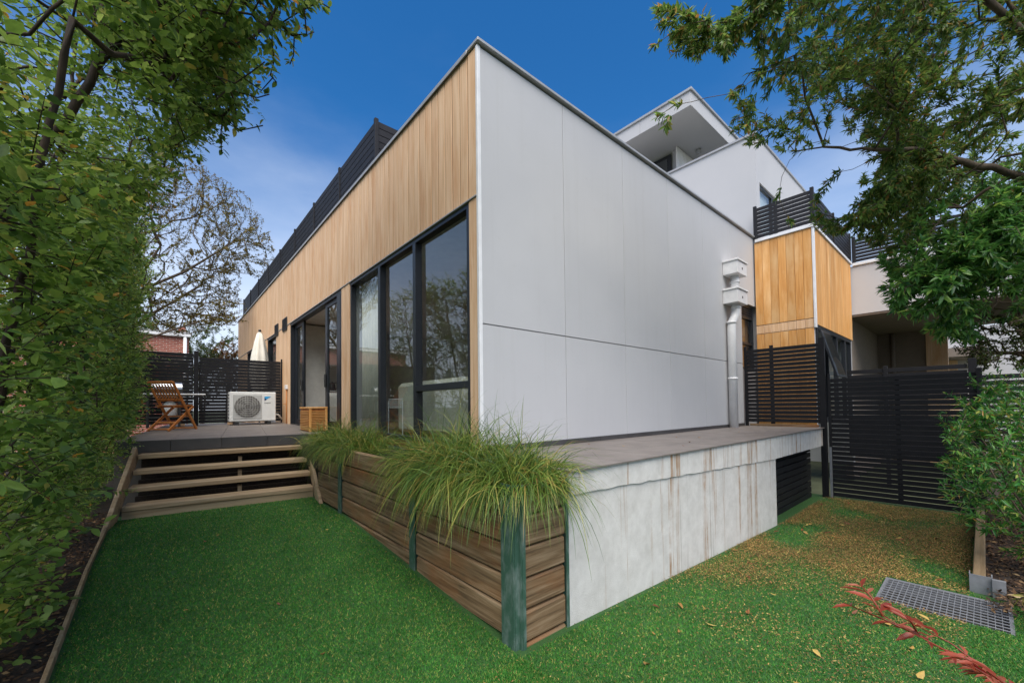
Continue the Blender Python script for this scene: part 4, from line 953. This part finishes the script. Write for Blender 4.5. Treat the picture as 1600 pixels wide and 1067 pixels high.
tA = np.concatenate([clumped(2000, (2.8, -2.9, 5.3), (2.1, 1.15, 1.2), 1.7, .07), clumped(1150, (4.3, -3.0, 4.3), (1.9, .9, .9), 1.7, .08), clumped(220, (1.7, -2.35, 4.75), (.8, .5, .6)), clumped(150, (1.0, -1.85, 4.75), (.5, .4, .42)), clumped(60, (.75, -1.75, 4.5), (.35, .25, .25)), clumped(90, (1.9, -2.0, 4.1), (.6, .4, .4)), clumped(260, (3.1, -2.3, 3.7), (.8, .4, .45), 1.6, .05), clumped(300, (3.8, -2.6, 3.6), (.9, .45, .5), 1.6, .05),
                     np.array([(.49, -1.64, 3.55), (.55, -1.68, 3.72), (.44, -1.6, 3.62), (.42, -1.6, 4.15), (.62, -1.72, 4.3), (.75, -1.8, 4.45), (1.0, -1.9, 3.9), (1.2, -1.95, 3.7), (2.1, -1.9, 3.45), (2.3, -1.95, 3.25)])])
leafy_tree('overhanging_tree', 'large tree overhanging from the upper right with bronze tinged leaf whorls', 'tree', (5.2, -5.0, -.3),
           [([(5.2, -5.0, -.3), (5.1, -4.8, 1.5), (4.8, -4.3, 3.2), (4.2, -3.7, 4.5), (3.2, -3.2, 5.2), (2.0, -2.7, 5.2), (1.2, -2.1, 4.7)], -1), ([(4.8, -4.3, 3.2), (4.3, -3.4, 3.8), (3.4, -2.8, 4.0), (2.4, -2.2, 3.9)], 0), ([(4.2, -3.7, 4.5), (3.8, -3.3, 5.6), (3.0, -3.0, 6.2)], 0)],
           tA, .055, 18, .072, .0215, TREEA, BARKG, 280)
tB = np.concatenate([clumped(650, (4.6, -3.25, 3.05), (1.35, .75, .66), 1.3, -.2), clumped(260, (3.9, -2.9, 3.1), (.75, .5, .5), 1.3, -.2), clumped(350, (5.6, -3.4, 3.6), (1.2, .8, .9), 1.3, -.2), clumped(120, (3.7, -2.75, 2.65), (.65, .35, .3)), clumped(70, (4.3, -2.95, 2.4), (.6, .3, .25))])
leafy_tree('glossy_tree', 'tree with long glossy green leaves reaching over the side fence', 'tree', (6.0, -5.0, -.3),
           [([(6.0, -5.0, -.3), (5.9, -4.8, 1.2), (5.5, -4.2, 2.4), (5.0, -3.6, 2.9), (4.2, -3.1, 3.0), (3.6, -2.8, 2.8)], -1), ([(5.5, -4.2, 2.4), (5.6, -3.7, 3.2), (5.6, -3.4, 3.9)], 0)],
           tB, .05, 14, .105, .030, TREEB, BARKG, 280)
leafy_tree('background_tree', 'darker small leaved tree standing behind the far fence at the right', 'tree', (13.2, -4.3, -.4),
           [([(13.2, -4.3, -.4), (13.1, -4.2, 1.5), (12.8, -3.9, 2.6), (12.6, -3.7, 3.6)], -1)], clumped(800, (12.7, -3.75, 3.0), (1.5, 1.15, 1.0), 1.3, -.15), .1, 12, .075, .04, FARL, BARKG, 0, back=.3, spread=1.3, step=.25)
def nandina(label, x, y, z0, c, r, n, ln=.075, mat=NAND, single=60):
    t = thing('nandina_shrub', label, 'shrub', (x, y, z0), group='nandina shrubs')
    tips = ellips(n, c, r, .25); stems = []
    for k in range(5): a = k*1.26; stems.append(([(x, y, z0), (x+.08*math.cos(a), y+.08*math.sin(a), z0+.3), (c[0]+r[0]*.45*math.cos(a), c[1]+r[1]*.45*math.sin(a), c[2]+.1)], -1 if k == 0 else 0))
    nodes, par, chd, cnt, tipn, order = grow(stems, tips, .1, .2, .008)
    tubes('stems', limb_paths(nodes, par, chd, cnt, .018, .4, .0015), BARKG, t, 5)
    tipn = np.array(tipn); td = tipdir(nodes, par, tipn); P, ax, nr, l_, w_ = rosettes(nodes[tipn], td, 13, ln, ln*.23, 1.05, .16)
    foliage(t, 'foliage', P, ax, nr, l_, w_, mat, single)
nandina('nandina shrub closest to the galvanised post, hanging over the sleeper edging', 3.7, -3.5, -.07, (3.65, -3.30, .85), (.72, .5, .78), 300, single=150)
nandina('nandina shrub in front of the right end of the tall side fence', 4.9, -3.6, -.07, (4.85, -3.22, 1.0), (.8, .55, .85), 300)
nandina('nandina shrub farthest back in the right garden bed', 6.1, -3.7, -.07, (5.9, -3.4, 1.0), (.6, .5, .9), 220, single=0)
nandina('low yellowish nandina beside the drain grate', 2.25, -3.55, -.1, (2.2, -3.42, .12), (.28, .2, .2), 26, .07, leafmat('nandina_yellow', [srgb(96, 120, 48), srgb(150, 150, 70), srgb(176, 160, 84)], None, .4), 40)
# red nandina spray close to the viewpoint
rn = thing('red_nandina_spray', 'red leaved nandina spray in the near right foreground', 'shrub', (-.45, -3.72, -.1))
main = [(-.45, -3.72, -.1), (-.56, -3.42, .45), (-.68, -3.2, .76), (-.757, -3.113, .83), (-.88, -3.01, .93), (-1.02, -2.90, 1.03)]
br = [main[2:5], main[3:], [(-.757, -3.113, .83), (-.74, -3.0, .90), (-.73, -2.90, .93)], [(-.86, -3.03, .915), (-.96, -3.03, .965), (-1.06, -3.05, 1.0)], [(-.68, -3.2, .76), (-.65, -3.1, .80), (-.63, -3.0, .82)], [(-.93, -2.97, .97), (-.92, -2.88, .985), (-.90, -2.80, .99)], [(-.60, -3.32, .6), (-.66, -3.30, .78), (-.75, -3.25, .86)]]
SH = Vector((.05, -.043, -.055))
main = [main[0]]+[tuple(Vector(p)+SH) for p in main[1:]]; br = [main[2:5], main[3:]]+[[tuple(Vector(p)+SH) for p in b] for b in br[2:]]
for q in main[2:]+[(-.76, -3.108, .82), (-.90, -2.998, .925)]:
    for _ in range(1):
        v = Vector((random.uniform(-.6, .8), random.uniform(-.2, 1), random.uniform(-.1, .5))).normalized()*random.uniform(.06, .11)
        br.append([q, tuple(Vector(q)+v*.5+Vector((0, 0, .008))), tuple(Vector(q)+v)])
tubes('stems', [(np.array(main), np.array([.006, .005, .004, .003, .0025, .001]))]+[(np.array(b), np.array([.0028, .002, .0009])) for b in br[2:]], REDL, rn, 6)
me = unitleaf(REDL)
for path in br:
    pts = [Vector(p) for p in path]; segs = list(zip(pts[:-1], pts[1:]))
    for (a, b_) in segs:
        d = (b_-a).normalized(); npair = max(2, int((b_-a).length/.05))
        for k in range(npair):
            for sgn in (-1, 1):
                if random.random() < .15: continue
                p = a.lerp(b_, (k+.5)/npair); sidev = d.cross(Vector((0, 0, 1))).normalized()*sgn
                ax_ = (d*.6+sidev*random.uniform(.7, 1.2)+Vector((0, 0, random.uniform(-.35, .1)))).normalized(); L = random.uniform(.035, .062)
                n_ = (Vector((0, 0, 1))+Vector((random.uniform(-.5, .5), random.uniform(-.5, .5), 0))).normalized(); s_ = n_.cross(ax_).normalized(); n_ = ax_.cross(s_)
                o = bpy.data.objects.new('leaf', me); link(o, rn); M4 = Matrix.Identity(4)
                for q in range(3): M4[q][0] = ax_[q]*L; M4[q][1] = s_[q]*L*.27; M4[q][2] = n_[q]*L*1.3; M4[q][3] = p[q]-rn.location[q]
                o.matrix_basis = M4

# ------------------------------------------------------------------ neighbouring tree across the hedge (mirrored in the window panes)
leafy_tree('neighbour_tree', 'broad dark tree beyond the hedge, mirrored in the big window panes', 'tree', (-8.5, 7.5, -.4),
           [([(-8.5, 7.5, -.4), (-8.4, 7.4, 2), (-8.2, 7.3, 4.5), (-8, 7.2, 7)], -1), ([(-8.4, 7.4, 2), (-7.4, 6.2, 4), (-6.8, 5.2, 5.5)], 0), ([(-8.2, 7.3, 4.5), (-7.6, 9, 6), (-7.4, 10.2, 7)], 0)],
           clumped(800, (-8, 7.4, 5.6), (2.0, 3.2, 2.2), .9, .05), .16, 12, .15, .075, FARL, BARK, 0, back=.4, spread=1.4, step=.3)

# ------------------------------------------------------------------ beyond the deck fence
tt = ellips(2200, (-2.0, 14.6, 7.0), (3.0, 2.8, 3.0), .3); tt = tt[(tt[:, 0] < -.25) | (tt[:, 2] > 6.6)]
tt = np.concatenate([tt, ellips(60, (-1.0, 12.5, 4.6), (1.0, 1.2, .5))]); tt = tt[(tt[:, 0] < -.2) | (tt[:, 2] > 6.6)]
leafy_tree('bare_tree', 'spreading almost bare tree with sparse olive leaves behind the deck fence', 'tree', (-4.2, 15.2, -.4),
           [([(-4.2, 15.2, -.4), (-4.1, 15.1, 1.8), (-3.8, 15.0, 3.4), (-3.2, 14.8, 5.2), (-2.4, 14.6, 7.0)], -1), ([(-3.8, 15.0, 3.4), (-2.6, 14.2, 4.6), (-1.4, 13.6, 5.6)], 0), ([(-3.2, 14.8, 5.2), (-1.8, 14.9, 6.3), (-.7, 14.6, 7.3)], 0), ([(-4.1, 15.1, 1.8), (-2.9, 13.6, 3.6), (-1.2, 12.6, 4.4)], 0)],
           tt, .10, 24, .07, .04, OLIVE, BARKG, 0, back=.4, spread=1.4, step=.3, bf=.3, sag=.03, jit=.008, lod=2)
def bush(label, x, y, z0, c, r, n, mat, name='background_shrub', cat='shrub', ln=.09, grp='shrubs beyond the deck fence'):
    leafy_tree(name, label, cat, (x, y, z0), [([(x, y, z0), (x, y, z0+r[2]*.6), (c[0], c[1], c[2])], -1)], clumped(n, c, r, 1.1, -.1), .06, 12, ln, ln*.5, mat, BARKG, 0, group=grp, back=.3, spread=1.4, step=.25)
bush('yellow green shrub behind the fence, left of the closed umbrella', -1.1, 17.5, -.4, (-1.2, 17.5, 3.0), (1.0, 1.0, 1.3), 420, FARL)
bush('rust brown shrub at the far corner of the timber wall', -.3, 18.2, -.4, (-.1, 18.2, 3.4), (.9, .9, 1.2), 420, RUST)
bush('low yellow shrub in front of the brick house', -2.6, 18.5, -.4, (-2.7, 18.5, 2.9), (1.2, .9, .9), 350, OLIVE)
bush('distant treetop between brick house and timber wall', -.5, 27, -.4, (-.3, 27, 5.2), (1.8, 1.5, 1.7), 420, FARL, 'background_tree', 'tree', .13)
bush('distant olive treetop above the brick house roof', -2.3, 31, -.4, (-2.2, 31, 5.8), (1.6, 1.5, 1.8), 420, OLIVE, 'background_tree', 'tree', .13)
bh = thing('brick_house', 'red brick house with white gutter and downpipe behind the deck fence', 'house', (-5, 22.5, -.4))
box('brick_wall', bh, -10, -1.38, 22.3, 29, -.4, 5.05, BRICK, .01); box('gutter', bh, -10.1, -1.30, 22.15, 22.29, 5.06, 5.2, TRIM, .02); box('roof', bh, -10.1, -1.25, 22.15, 29.2, 5.21, 5.3, CAP, .01)
tubes('downpipe', [([(-1.52, 22.23, -.3), (-1.52, 22.23, 5.06)], .07)], TRIM, bh, 10); box('chimney', bh, -1.75, -1.45, 23.5, 24, 5.31, 5.75, BRICK, .01)
# ground cover hiding the hedge foot and mulch chips
def chips(parent_name, n, x0, x1, y0, y1, zf, mat, s0, s1, lift=.01, w=None):
    P = np.stack([rng.uniform(x0, x1, n), rng.uniform(y0, y1, n), np.zeros(n)], 1)
    if w is not None: P = P[rng.random(n) < w(P)]
    P[:, 2] = zf(P[:, 0], P[:, 1])+lift+rng.random(len(P))*.012; n = len(P)
    ax = unit(np.stack([rng.normal(size=n), rng.normal(size=n), rng.normal(size=n)*.25], 1)); nr = unit(np.array([0, 0, 1.])+rng.normal(size=(n, 3))*.35); ln = rng.uniform(s0, s1, n)
    V, T, _ = leaves(P, ax, nr, ln, ln*.45, lod=2); return rawmesh(parent_name, V, T, mat, None, kind='stuff')
bark_m = leafmat('bark_chip', [srgb(40, 28, 20), srgb(72, 50, 34), srgb(104, 76, 52), srgb(150, 122, 88)], [0, .5, .9, 1], .9, .0)
tag(chips('mulch_by_hedge', 9000, -3.6, -2.78, -2, 4.5, lambda x, y: .10+.012*y, bark_m, .02, .05), 'dark mulch chips under the hedge', 'mulch')
tag(chips('mulch_by_gate', 9000, 2.4, 6.6, -4.1, -3.1, lambda x, y: x*0-.07, bark_m, .02, .06), 'brown mulch and leaves under the right shrubs', 'mulch')
def litw(P):
    d = np.clip((P[:, 0]-.3)/2.6, 0, 1); nn = np.array([mnoise.noise((p[0]*1.2, p[1]*1.6, 4)) for p in P]); return np.clip(.03+d*(.62+nn*1.6)+.3*np.clip((P[:, 0]-3.6)/2, 0, 1), .03, 1)
ok_ = lambda P: litw(P)*~((P[:, 0] > gx0-.03) & (P[:, 0] < gx1+.03) & (P[:, 1] < gy1+.03) & (P[:, 1] > gy0-.03))
tag(chips('leaf_litter', 230000, -2.0, 6.5, -3.0, -1.27, gz, LITTER, .007, .020, .0205, ok_), 'fine yellow leaf litter scattered over the right lawn', 'litter')
tag(chips('lawn_litter', 700, -2.7, -.7, -2.4, 3.4, gz, LITTER, .006, .016, .018), 'sparse pale flecks scattered over the left lawn', 'litter')
me = unitleaf(DRYL)
for k in range(110):
    if k < 88: x = rng.uniform(-.6, 6.2); y = rng.uniform(-2.95, -1.32); lb_ = 'dry curled leaf lying on the lawn right of the planter'; g_ = 'fallen leaves on the right lawn'
    elif k < 100: x = rng.uniform(-2.6, -.75); y = rng.uniform(-1.2, 3.0); lb_ = 'small pale leaf lying on the green lawn left of the planter'; g_ = 'fallen leaves on the left lawn'
    else: x = rng.uniform(.6, 6); y = rng.uniform(-1.1, -.2); lb_ = 'dry leaf lying on the tiled ledge'; g_ = 'fallen leaves on the ledge'
    if gx0-.05 < x < gx1+.05 and y < gy1+.05: continue
    o = bpy.data.objects.new('fallen_leaf', me); link(o); L = rng.uniform(.04, .085) if k < 88 else rng.uniform(.03, .05)
    o.location = (x, y, 1.072 if k >= 100 else float(gz(x, y))+.024); o.scale = (L, L*rng.uniform(.3, .5), L*1.6); o.rotation_euler = (rng.normal()*.3+(math.pi if k % 2 else 0), rng.normal()*.2, rng.uniform(0, 6.28))
    tag(o, lb_, 'leaf', g_)
